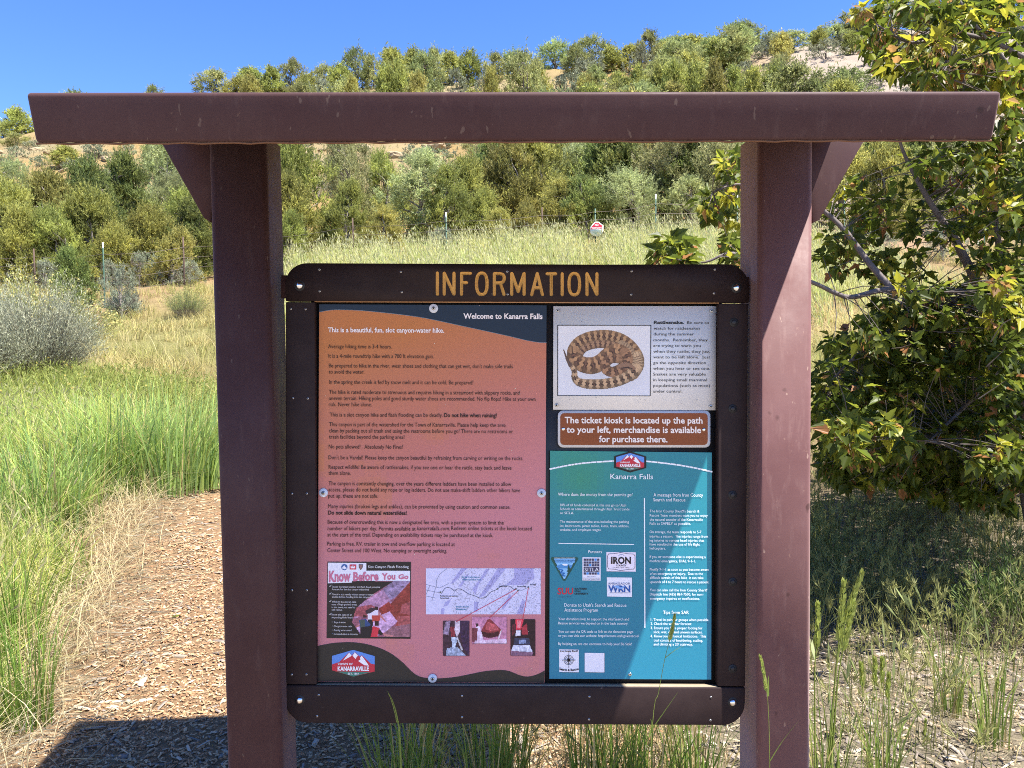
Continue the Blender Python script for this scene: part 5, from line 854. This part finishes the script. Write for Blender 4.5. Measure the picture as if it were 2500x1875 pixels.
def clumpmesh(seed, n, h0, h1, rad, w, C0, C1, lean=(.05, .5), heads_=0, dry=.1):
    rg = np.random.default_rng(seed); a = rg.uniform(0, 6.28, n); r = rad*np.sqrt(rg.random(n)); P = np.stack([r*np.cos(a), r*np.sin(a), 0*a-.02], 1); cm = rg.random(n)[:, None]; C = np.array(C0)+(np.array(C1)-np.array(C0))*cm; z = rg.random(n) < dry; C[z] = np.array([.42, .34, .16])
    s = Soup(); t_, d_ = blades(s, P, rg.uniform(h0, h1, n), rg.uniform(.6, 1.3, n)*w, a+rg.normal(0, .8, n), rg.uniform(*lean, n), C*.8, C, 5, rg)
    if heads_: k = rg.random(n) < heads_; heads(s, t_[k], d_[k], .09, .010, np.array([.30, .34, .13]), rg)
    return s.mesh('grass_blades', M['grass'])
def clump(me, P, label, grp=None, sc=1.0):
    o = obj('grass_clump', me, None, tuple(P)); o.rotation_euler = (0, 0, rng.uniform(0, 6.28)); o.scale = (sc,)*3; return tag(o, label, 'grass clump', grp)
tallc = clumpmesh(3, 360, .45, .98, .36, .014, (.17, .27, .10), (.36, .45, .11), (.05, .6), 0, .10)
for px, y, l, sc in ((470, 6.9, 'tall blue-green bunch grass beside the path, nearest the left post', 1.0), (395, 6.6, 'tallest blue-green bunch grass left of the path', 1.12), (300, 6.5, 'leaning green bunch grass between the tallest bunch and the sagebrush', 1.0), (205, 6.2, 'arching green bunch grass in front of the large sagebrush', .95), (90, 5.6, 'green bunch grass low at the left side of the photograph', .9)): clump(tallc, stand(px, y), l, 'bunch grasses along the path', sc)
edge = clumpmesh(4, 120, .4, .85, .12, .008, (.10, .19, .03), (.20, .28, .05)); clump(edge, stand(10, 3.9), 'bright green grass clump at the lower left edge', 'bunch grasses along the path'); clump(edge, stand(35, 3.3), 'green grass clump in the lower left corner by the shadow', 'bunch grasses along the path', .8)
low = clumpmesh(6, 110, .28, .62, .085, .007, (.085, .15, .03), (.19, .25, .05), (.02, .45), .1, .12); lowb = clumpmesh(7, 70, .26, .60, .07, .008, (.10, .18, .03), (.22, .29, .05), (.02, .5), 0, .1)
for px, y, me, l in ((955, 2.5, low, 'dark green grass clump in the shade below the bottom rail, leftmost'), (1010, 2.6, lowb, 'green grass clump below the bottom rail, second from the left'), (1175, 2.55, low, 'green grass clump below the middle of the bottom rail'), (1235, 2.7, lowb, 'olive grass clump at the edge of the kiosk shadow'), (1430, 2.5, lowb, 'sunlit green grass clump below the teal poster, left one'), (1500, 2.6, low, 'sunlit green grass clump below the teal poster, middle one'), (1580, 2.45, lowb, 'sunlit green grass clump below the teal poster, right one'), (1700, 2.5, low, 'sunlit grass clump below the bottom rail next to the right post')): clump(me, stand(px, y), l, 'grass clumps under the kiosk', .95)
rc = clumpmesh(12, 46, .25, .52, .06, .006, (.13, .20, .04), (.26, .30, .07), (.02, .45), .25, .2)
for px, y, l in ((2030, 2.65, 'green grass clump against the right post'), (2170, 2.75, 'green grass clump on chips right of the post, under nodding seed heads'), (2440, 3.0, 'green grass clump near the lower right corner'), (2330, 3.3, 'yellowing grass clump left of the lower right corner'), (2470, 4.6, 'tall green grass clump at the right edge under the maple'), (2420, 5.0, 'green grass clump in the maple shade at the right')): clump(rc, stand(px, y), l, 'grass clumps right of the kiosk')
weed = bushmesh(15, .45, .3, ((.07, .12, .03), (.14, .19, .05)), 160, .05, .007, 16); bush('leafy_weed', weed, stand(2480, 4.1), 'feathery green weed at the right edge below the maple', 'weed')
# single stalks standing in front of the kiosk
def stalk(pts, y, hd, wst, label, leaf=None, wh=.010):
    P = [at_y(px, py, y) for px, py in pts]; b = P[0]; b = b.copy(); b[2] = float(height(b[0], b[1])); P[0] = b; o_ = b
    root = tag(empty('grass_stalk', tuple(b)), label, 'grass stalk', 'grass stalks in front of the kiosk'); Q = np.array(spline([tuple(p) for p in P], 5)); mb = MB(); mb.add(*tube(Q, np.linspace(wst, wst*.45, len(Q)), 5), c=(.36, .42, .10)); obj('stem', mb.build('stem', M['grass'], b, True, True), root)
    if hd:
        i0 = int(len(Q)*(1-hd)); H_ = Q[i0:]; s = Soup(); rg = np.random.default_rng(len(label)); L_ = np.linalg.norm(H_[-1]-H_[0]); n = 46; q = np.linspace(0, 1, n); base = np.stack([np.interp(q, np.linspace(0, 1, len(H_)), H_[:, k]) for k in range(3)], 1); ax = unit(H_[-1]-H_[0]); a = np.arange(n)*2.4; e1 = unit(np.cross(ax, [0, 1, 0])); e2 = np.cross(ax, e1)
        d = unit(ax+.34*(np.cos(a)[:, None]*e1+np.sin(a)[:, None]*e2)); s.add(*diamonds(base-b, d, wh*1.9*(1-.35*q), wh*.62, np.array([.40, .45, .11])*rg.uniform(.75, 1.25, (n, 1)), rg)); obj('seed_head', s.mesh('seed_head', M['grass']), root)
    for lf in leaf or []:
        A = np.array(spline([tuple(at_y(px, py, y)-b) for px, py in lf], 5)); s = Soup(); n = len(A); w_ = np.linspace(.006, .0006, n)[:, None]; sd = unit(np.cross(np.gradient(A, axis=0), [0, .6, .8])); V = np.stack([A-sd*w_/2, A+sd*w_/2], 1).reshape(-1, 3); s.add(V, np.array([[2*i, 2*i+1, 2*i+3, 2*i+2] for i in range(n-1)]), np.array([.28, .37, .07])*np.ones((2*n, 1))); obj('leaf', s.mesh('leaf', M['grass']), root)
stalk([(1560, 2360), (1592, 1780), (1608, 1690), (1624, 1605), (1640, 1545), (1646, 1505)], 1.98, .3, .0011, 'tall grass stalk with a slim seed head in front of the teal poster', [[(1592, 1780), (1620, 1740), (1655, 1690)], [(1624, 1606), (1650, 1586), (1671, 1576)], [(1585, 1800), (1592, 1770), (1588, 1755)]])
stalk([(1884, 2440), (1879, 1850), (1875, 1720), (1872, 1690), (1864, 1640), (1857, 1606)], 1.92, .42, .0010, 'grass stalk with a nodding seed head in front of the right post', [[(1880, 1858), (1910, 1810), (1949, 1761)], [(1875, 1700), (1876, 1670), (1876, 1650)]])
stalk([(985, 2360), (978, 1830), (968, 1760), (957, 1715), (946, 1688)], 1.98, 0, .0016, 'broad green grass stalk in front of the bottom rail, at the left', [[(980, 1900), (974, 1780), (960, 1715), (944, 1686)]])
for pts, l in (([(2000, 2040), (2025, 1850), (2040, 1650), (2058, 1540), (2078, 1470), (2104, 1402)], 'thickest leaning seed stalk right of the post'), ([(1996, 2040), (2020, 1850), (2040, 1640), (2052, 1530), (2060, 1425)], 'upright seed stalk beside the thickest leaning stalk'), ([(2004, 2040), (2030, 1850), (2046, 1660), (2064, 1560), (2084, 1478)], 'middle seed stalk of the sheaf right of the post'), ([(1990, 2030), (1990, 1800), (1989, 1640), (1995, 1560), (1997, 1480)], 'thin seed stalk touching the right post')): stalk(pts, 2.55, .36, .0032, l, [[(2022, 1850), (2040, 1720), (2075, 1660)], [(2028, 1860), (2036, 1760), (2050, 1640)]], .021)
for i, (x, t) in enumerate(((2106, 1624), (2136, 1612), (2152, 1612), (2165, 1650))): stalk([(2100+i*12, 2010), (2104+i*14, 1820), (x, t+60), (x-4+i*3, t)], 2.7, .34, .0016, f'short seed stalk between the sheaf and the right edge, {ordinal(i+1)} from the left', [[(2106+i*14, 1830), (2130+i*12, 1770), (2160+i*10, 1740)]], .017)
for i, (x, t) in enumerate(((2428, 1660), (2440, 1660), (2362, 1700), (2252, 1760))): stalk([(x-6, 1990), (x, 1850), (x+4, t+50), (x+8, t)], 3.0, .3, .0014, f'short seed stalk near the lower right corner, {ordinal(i+1)} of four', None, .012)
# small green leaf lying on the path
P = hit(421, 1513); mb = MB(); a = [(0, 0), (.03, .012), (.05, .0), (.034, .024), (.02, .045), (.012, .025), (-.012, .03)]; mb.add([(x, y, .016+.01*math.sin(i)) for i, (x, y) in enumerate(a)], [[0, 1, 2, 3, 4, 5, 6]], (.24, .30, .06)); tag(obj('fallen_leaf', mb.build('fallen_leaf', M['grass'], (0, 0, 0), False, True), None, tuple(P)), 'green leaf lying alone on the wood chip path', 'leaf')
# ------------------------------------------------------------------ wire fence with its sign
fence = tag(empty('wire_fence', tuple(stand(1093, 22))), 'barbed wire fence on thin steel posts along the foot of the trees', 'fence'); FO = np.array(fence.location)
PO = [(-300, 22.3, 600, 'g'), (-60, 22, 605, 'g'), (89, 21.8, 618, 'w'), (258, 19.6, 592, 'g'), (453, 21.6, 578, 'w'), (640, 22, 560, 'w'), (866, 22, 545, 'w'), (1093, 21.5, 518, 'g'), (1326, 21.8, 506, 'w'), (1455, 21.9, 509, 'g2'), (1602, 22, 474, 'g'), (1800, 22.3, 470, 'g'), (2060, 22.5, 450, 'g'), (2400, 22.8, 430, 'g')]
tops = []
for px, y, top, k in PO:
    b = stand(px, y); t = at_y(px, top, y); h = max(1.25, min(1.75, t[2]-b[2])); 
    mb = MB(); w = .018
    if k[0] == 'g':
        V = []; sec = [(-w, 0), (-w, -.006), (w, -.006), (w, 0), (.004, 0), (.004, .03), (-.004, .03), (-.004, 0)]
        for z in (-.2, h-.14): V += [b+np.array([x, yy, z]) for x, yy in sec]
        n = 8; mb.add(V, [[i, (i+1) % n, n+(i+1) % n, n+i] for i in range(n)]+[list(range(n, 2*n))]); o = obj('post', mb.build('post', M['tpost'], FO), fence)
        if k == 'g': mb = MB(); V = [b+np.array([x, yy, z]) for z in (h-.14, h) for x, yy in sec]; mb.add(V, [[i, (i+1) % n, n+(i+1) % n, n+i] for i in range(n)]+[list(range(n, 2*n))]); obj('post_tip', mb.build('post_tip', M['whitetip'], FO), o)
    else:
        q = [b+np.array([0, 0, -.2]), b+np.array([.01, 0, h*.5]), b+np.array([0, .01, h])]; mb.add(*tube(q, [.026, .023, .019], 6)); obj('post', mb.build('post', M['wood'], FO, True), fence)
    tops.append((b, h))
for f in (.95, .74, .53, .3):
    P = []
    for (b0, h0), (b1, h1) in zip(tops[:-1], tops[1:]):
        for i in range(6): u = i/6; P.append(b0*(1-u)+b1*u+np.array([0, -.02, (h0*(1-u)+h1*u)*f*.86-.06*math.sin(math.pi*u)]))
    mb = MB(); mb.add(*tube(P, .0055, 4)); obj('wire', mb.build('wire', M['wire'], FO), fence)
sg = at_y(1457, 560, 21.85); r_ = 17.5/F*21.85
def csn(x, y): return 1400+x/18.43, 520+y/18.43
def sp(px, py, dy): return at_y(px, py, 21.85-dy)
mb = MB(); octo = [csn(*p) for p in ((960, 395), (1130, 400), (1345, 560), (1350, 800), (1240, 1000), (1080, 1060), (880, 1030), (765, 890), (752, 640))]; a = [sp(*p, 0) for p in octo]; n = len(a); mb.add(a+[p+np.array([0, .01, 0]) for p in a], [list(range(n))[::-1], list(range(n, 2*n))]+[[k, (k+1) % n, n+(k+1) % n, n+k] for k in range(n)], lin(225, 228, 220)); warn = tag(obj('warning_sign', mb.build('warning_sign', M['print'], tuple(sg), False, True), None, tuple(sg)), 'small red and white eight-sided sign wired to the fence above the grass', 'sign')
def spoly(pts, dy, col): 
    q = [csn(*p) for p in pts]; V = [sp(*p, dy) for p in q]; mb = MB(); mb.add(V, [list(range(len(V)))[::-1]], col); return mb
mb = spoly([(975, 430), (1125, 435), (1310, 575), (1312, 700), (780, 740), (790, 650)], .004, lin(196, 40, 62)); obj('red_panel', mb.build('red_panel', M['print'], tuple(sg), False, True), warn)
E = MB()
def stext(s, x0, x1, yb, cap, col, st='B'):
    V, Fc = glyphs(s, st); xa, xb = V[:, 0].min(), V[:, 0].max(); X_ = x0+(V[:, 0]-xa)/(xb-xa)*(x1-x0); Y_ = yb-V[:, 1]*cap/.727-(X_-x0)*.05; a, b = csn(X_, Y_); E.add(at_y(a, b, 21.85-.008), Fc, col)
stext('NO', 965, 1130, 590, 100, lin(235, 225, 220)); stext('TRESPASSING', 800, 1300, 715, 70, lin(232, 210, 205)); 
for yb, x0, x1 in ((820, 800, 1230), (875, 870, 1250), (930, 950, 1080)):
    q = [csn(x0, yb-22), csn(x1, yb-44), csn(x1, yb-18), csn(x0, yb+4)]; E.add([sp(*p, .008) for p in q], [[3, 2, 1, 0]], lin(70, 110, 90))
obj('lettering', E.build('lettering', M['print'], tuple(sg), False, True), warn)
# ------------------------------------------------------------------ the maple on the right
mo = stand(2560, 4.9); maple = tag(empty('maple_tree', tuple(mo)), 'leafy maple with yellowing tips and grey limbs right of the kiosk', 'tree'); MO = np.array(mo)
rg = np.random.default_rng(77)
LIMB = [[(2560, 1480, 4.9), (2520, 1300, 4.85), (2484, 1085, 4.8), (2467, 942, 4.75), (2450, 700, 4.6), (2410, 420, 4.5), (2340, 150, 4.4), (2300, -60, 4.3)],
 [(2590, 1480, 4.9), (2570, 1100, 4.7), (2540, 860, 4.6), (2477, 833, 4.5), (2424, 919, 4.4), (2325, 1022, 4.3), (2270, 1075, 4.2)],
 [(2560, 1480, 4.9), (2540, 1200, 4.9), (2480, 880, 4.8), (2400, 720, 4.6), (2347, 616, 4.5), (2322, 569, 4.45), (2279, 507, 4.4), (2235, 431, 4.4), (2201, 359, 4.35), (2190, 300, 4.3)],
 [(2540, 1200, 4.9), (2470, 930, 4.7), (2300, 745, 4.4), (2179, 707, 4.2), (2083, 725, 4.1), (2043, 717, 4.05), (1985, 690, 4.0), (1880, 655, 3.95), (1790, 618, 3.9), (1720, 640, 3.9), (1640, 640, 3.9)],
 [(2640, 700, 4.8), (2600, 250, 4.4), (2480, 130, 4.2), (2330, 80, 4.1), (2230, 105, 4.05), (2140, 60, 4.0)], [(2600, 260, 4.4), (2500, 205, 4.2), (2430, 120, 4.1), (2380, 60, 4.0), (2330, -20, 4.0)],
 [(2179, 707, 4.2), (2120, 640, 4.3), (2060, 560, 4.4), (1985, 500, 4.4), (1880, 470, 4.35), (1800, 450, 4.3), (1740, 470, 4.25)], [(2330, 80, 4.1), (2318, 130, 4.05), (2300, 180, 4.0), (2270, 195, 4.0)],
 [(2560, 1300, 4.9), (2480, 1150, 4.5), (2330, 1090, 4.2), (2200, 1070, 4.0), (2080, 1080, 3.9)], [(2480, 880, 4.8), (2330, 850, 4.5), (2200, 800, 4.4), (2090, 870, 4.3), (2030, 930, 4.3)], [(2600, 1480, 4.9), (2700, 1000, 5.0), (2800, 500, 5.1), (2850, 100, 5.2)], [(2570, 1480, 4.9), (2640, 900, 5.6), (2620, 400, 5.9), (2560, 0, 6.0)]]
mb = MB(); sk = []
for i, L in enumerate(LIMB):
    P = np.array([at_y(a, b, c) for a, b, c in L])
    if L[0][1] == 1480: P[0, 2] = height(P[0, 0], P[0, 1])-.1
    Q = np.array(spline([tuple(p) for p in P], 6)); r0 = .040 if L[0][1] == 1480 else .020; mb.add(*tube(Q, np.linspace(r0, .0045, len(Q)), 7)); sk.append(Q)
obj('trunk', mb.build('trunk', M['mbark'], MO, True), maple); sk = np.concatenate(sk)
# foliage masses: column, row, depth, radii in pixels, number of leaf rosettes, share of yellowed leaves
BL = [(2150, 60, 4.2, 60, 70, 12, .3), (2230, 60, 4.0, 90, 70, 20, .45), (2330, 90, 4.0, 90, 90, 26, .5), (2430, 60, 4.2, 90, 80, 24, .35), (2250, 155, 4.0, 60, 45, 9, .6), (2175, 140, 4.0, 40, 35, 6, .3), (2290, 195, 4.1, 60, 30, 9, .6), (2400, 180, 4.4, 60, 40, 9, .3), (2470, 190, 4.0, 40, 60, 10, .35),
 (2450, 320, 4.0, 60, 90, 22, .3), (2350, 400, 4.3, 90, 50, 18, .2), (2270, 420, 4.5, 70, 50, 11, .15), (2150, 460, 4.8, 70, 60, 8, .1), (2060, 520, 4.5, 60, 60, 10, .15), (2150, 570, 4.8, 80, 60, 13, .1), (2280, 540, 4.6, 90, 60, 14, .15), (2420, 480, 4.2, 90, 90, 28, .2), (2400, 600, 4.2, 100, 80, 26, .12), (2080, 620, 4.5, 80, 45, 11, .1), (2200, 650, 4.6, 90, 35, 12, .1),
 (2330, 740, 4.2, 130, 60, 30, .1), (2450, 730, 3.8, 70, 60, 24, .5), (2210, 790, 4.3, 100, 55, 22, .06), (2110, 840, 4.3, 80, 40, 14, .05), (2250, 880, 4.4, 130, 70, 34, .05), (2420, 860, 4.2, 90, 90, 28, .08), (2050, 925, 4.3, 60, 45, 15, .1), (2150, 960, 4.4, 110, 60, 26, .06), (2300, 1000, 4.6, 120, 70, 28, .05), (2430, 1000, 4.3, 80, 80, 24, .06), (2120, 1065, 3.9, 105, 55, 32, .3), (2260, 1080, 4.5, 100, 50, 22, .06), (2420, 1110, 4.0, 70, 40, 14, .1), (2350, 1120, 4.6, 80, 40, 12, .05), (2180, 690, 4.0, 40, 25, 6, .4), (2010, 1000, 4.2, 30, 40, 7, .1),
 (1790, 400, 4.3, 24, 50, 7, .35), (1750, 495, 4.3, 55, 35, 9, .25), (1790, 570, 4.3, 28, 55, 8, .1), (1650, 615, 3.9, 45, 30, 12, .35), (1800, 640, 4.0, 20, 15, 3, .5), (2640, 150, 4.6, 130, 180, 40, .3), (2680, 450, 4.8, 150, 180, 46, .15), (2660, 800, 4.7, 140, 180, 44, .1), (2800, 300, 5.4, 170, 250, 44, .2), (2560, 200, 5.6, 160, 160, 30, .2), (2620, 550, 5.6, 170, 200, 36, .1), (2450, -90, 4.6, 200, 80, 40, .3), (2700, -100, 5.0, 200, 120, 40, .3), (2500, 900, 5.2, 150, 150, 40, .05), (2380, 1000, 5.3, 200, 90, 40, .03), (2200, 960, 5.2, 160, 80, 28, .03), (2100, 880, 5.1, 100, 60, 14, .03),
 (2080, 1020, 6.2, 110, 70, 40, .03), (2220, 1060, 6.4, 110, 80, 46, .03), (2350, 1080, 6.3, 110, 80, 44, .03), (2470, 1060, 6.2, 110, 90, 44, .03), (2150, 1130, 6.6, 140, 50, 40, .03), (2400, 1150, 6.6, 140, 50, 40, .03), (2300, 940, 7.2, 200, 60, 40, .03), (2450, 850, 7.0, 150, 90, 40, .05), (2600, 900, 7.0, 150, 200, 50, .05), (2640, 600, 7.0, 120, 200, 40, .1), (2440, 620, 6.2, 100, 120, 40, .1), (2600, 350, 6.5, 150, 120, 40, .2), (2750, 500, 6.5, 150, 200, 50, .1), (2900, 600, 6.0, 200, 250, 60, .1), (2480, 480, 6.8, 90, 70, 24, .1),
 (2150, 1140, 4.6, 130, 45, 26, .05), (2300, 1170, 4.7, 120, 50, 28, .05), (2430, 1180, 4.5, 90, 60, 26, .05), (2060, 1110, 4.8, 60, 50, 14, .05), (2230, 1000, 5.6, 200, 120, 60, .03), (2420, 930, 5.6, 130, 150, 50, .04), (2750, 700, 4.3, 200, 220, 90, .1), (3000, 300, 4.2, 260, 260, 90, .2), (2850, 60, 4.0, 250, 200, 70, .3), (3150, 650, 4.6, 250, 250, 80, .1), (2700, 950, 4.6, 180, 160, 60, .05)]  # out-of-frame masses in the last two rows are added to cast shade
OUT = np.array([(0, 0), (.12, -.01), (.28, .03), (.26, .14), (.43, .25), (.45, .42), (.33, .42), (.25, .50), (.22, .67), (.11, .77), (0, 1.0)]); K = len(OUT)
Cn = []; Yl = []
for px, py, y, rx, ry, n, yl in BL:
    n = int(n*(1.2 if py < 240 and px < 2500 else 1.6 if py > 700 or px < 1900 or px > 2500 else .9)); a = rg.uniform(0, 6.28, n); r = np.sqrt(rg.random(n)); P = at_y(px+rx*r*np.cos(a), py+ry*r*np.sin(a), y+rg.normal(0, .2, n)); Cn.append(P); Yl += [yl]*n
Cn = np.concatenate(Cn); Yl = np.array(Yl); N = len(Cn)
tw = MB(); dirs = np.zeros((N, 3))
for i in range(N):
    d = np.linalg.norm(sk-Cn[i], axis=1)+.35*np.maximum(0, sk[:, 2]-Cn[i, 2]); b = sk[int(np.argmin(d))]
    if np.linalg.norm(b-Cn[i]) > .45: b = Cn[i]+unit(b-Cn[i])*.16
    v = unit(Cn[i]-b); dirs[i] = v; md = (b+Cn[i])/2+rg.normal(0, .012, 3)+np.array([0, 0, .01]); tw.add(*tube(spline([tuple(b), tuple(md), tuple(Cn[i])], 2), np.linspace(.0030, .0014, 5), 4, False))
obj('twigs', tw.build('twigs', M['bark'], MO), maple)
V = []; Fc = []; C = []; nl = 0
for i in range(N):
    m_ = rg.integers(7, 12); up = np.array([0, 0, 1.0]); d0 = dirs[i]; e1 = unit(np.cross(d0, up)+1e-3); e2 = np.cross(e1, d0); yw = rg.random() < .65*Yl[i]
    for j in range(m_):
        t = 2*math.pi*j/m_+rg.uniform(-.4, .4); ax = unit(d0*rg.uniform(.1, .8)+(e1*math.cos(t)+e2*math.sin(t))*.9+np.array([0, 0, -rg.uniform(.1, .6)])); nrm = unit(up*.9+d0*.35+rg.normal(0, .38, 3)); sd = unit(np.cross(ax, nrm)); nrm = np.cross(sd, ax)
        Ls = rg.uniform(.036, .080)*(.85 if yw else 1); p0 = Cn[i]+ax*rg.uniform(.01, .045); fold = rg.uniform(.1, .75); crl = rg.uniform(-.1, .7)
        x = OUT[:, 0]*Ls; q = OUT[:, 1]*Ls; dr = nrm*0
        right = p0+np.outer(q, ax)+np.outer(x, sd*math.cos(fold)+nrm*math.sin(fold))-np.outer(q*q/Ls*crl, nrm); left = p0+np.outer(q, ax)+np.outer(-x, sd*math.cos(fold)-nrm*math.sin(fold))-np.outer(q*q/Ls*crl, nrm)
        V.append(right); V.append(left[1:-1]); b = nl; nl += 2*K-2; Fc.append([b+k for k in range(K)]); Fc.append([b]+[b+K-1]+[b+K+k for k in range(K-3, -1, -1)])
        rr0 = rg.random()
        if yw: c = np.array([.40, .38, .04])*rg.uniform(.7, 1.2) if rr0 < .88 else np.array([.42, .24, .085])*rg.uniform(.7, 1.1)
        else: c = np.array([.098, .128, .018])*rg.uniform(.6, 1.5) if rr0 < .82 else (np.array([.26, .29, .035])*rg.uniform(.8, 1.2) if rr0 < .975 else np.array([.38, .18, .07]))
        C.append(np.tile(c, (2*K-2, 1)))
obj('crown', mesh('crown', np.concatenate(V)-MO, Fc, M['leaf_maple'], np.concatenate(C)), maple)
s = Soup(); sel = np.where(rg.random(N) < .10+.35*Yl)[0]; k = np.repeat(sel, 16); s.add(*diamonds(Cn[k]+rg.normal(0, .022, (len(k), 3))-np.array([0, 0, .03])-MO, unit(rg.normal(0, .5, (len(k), 3))+np.array([0, 0, -1])), .032, .010, np.where(rg.random((len(k), 1)) < .6, np.array([[.34, .22, .075]]), np.array([[.40, .17, .07]]))*rg.uniform(.7, 1.2, (len(k), 1)), rg)); obj('seed_clusters', s.mesh('seed_clusters', M['leaf_maple']), maple)
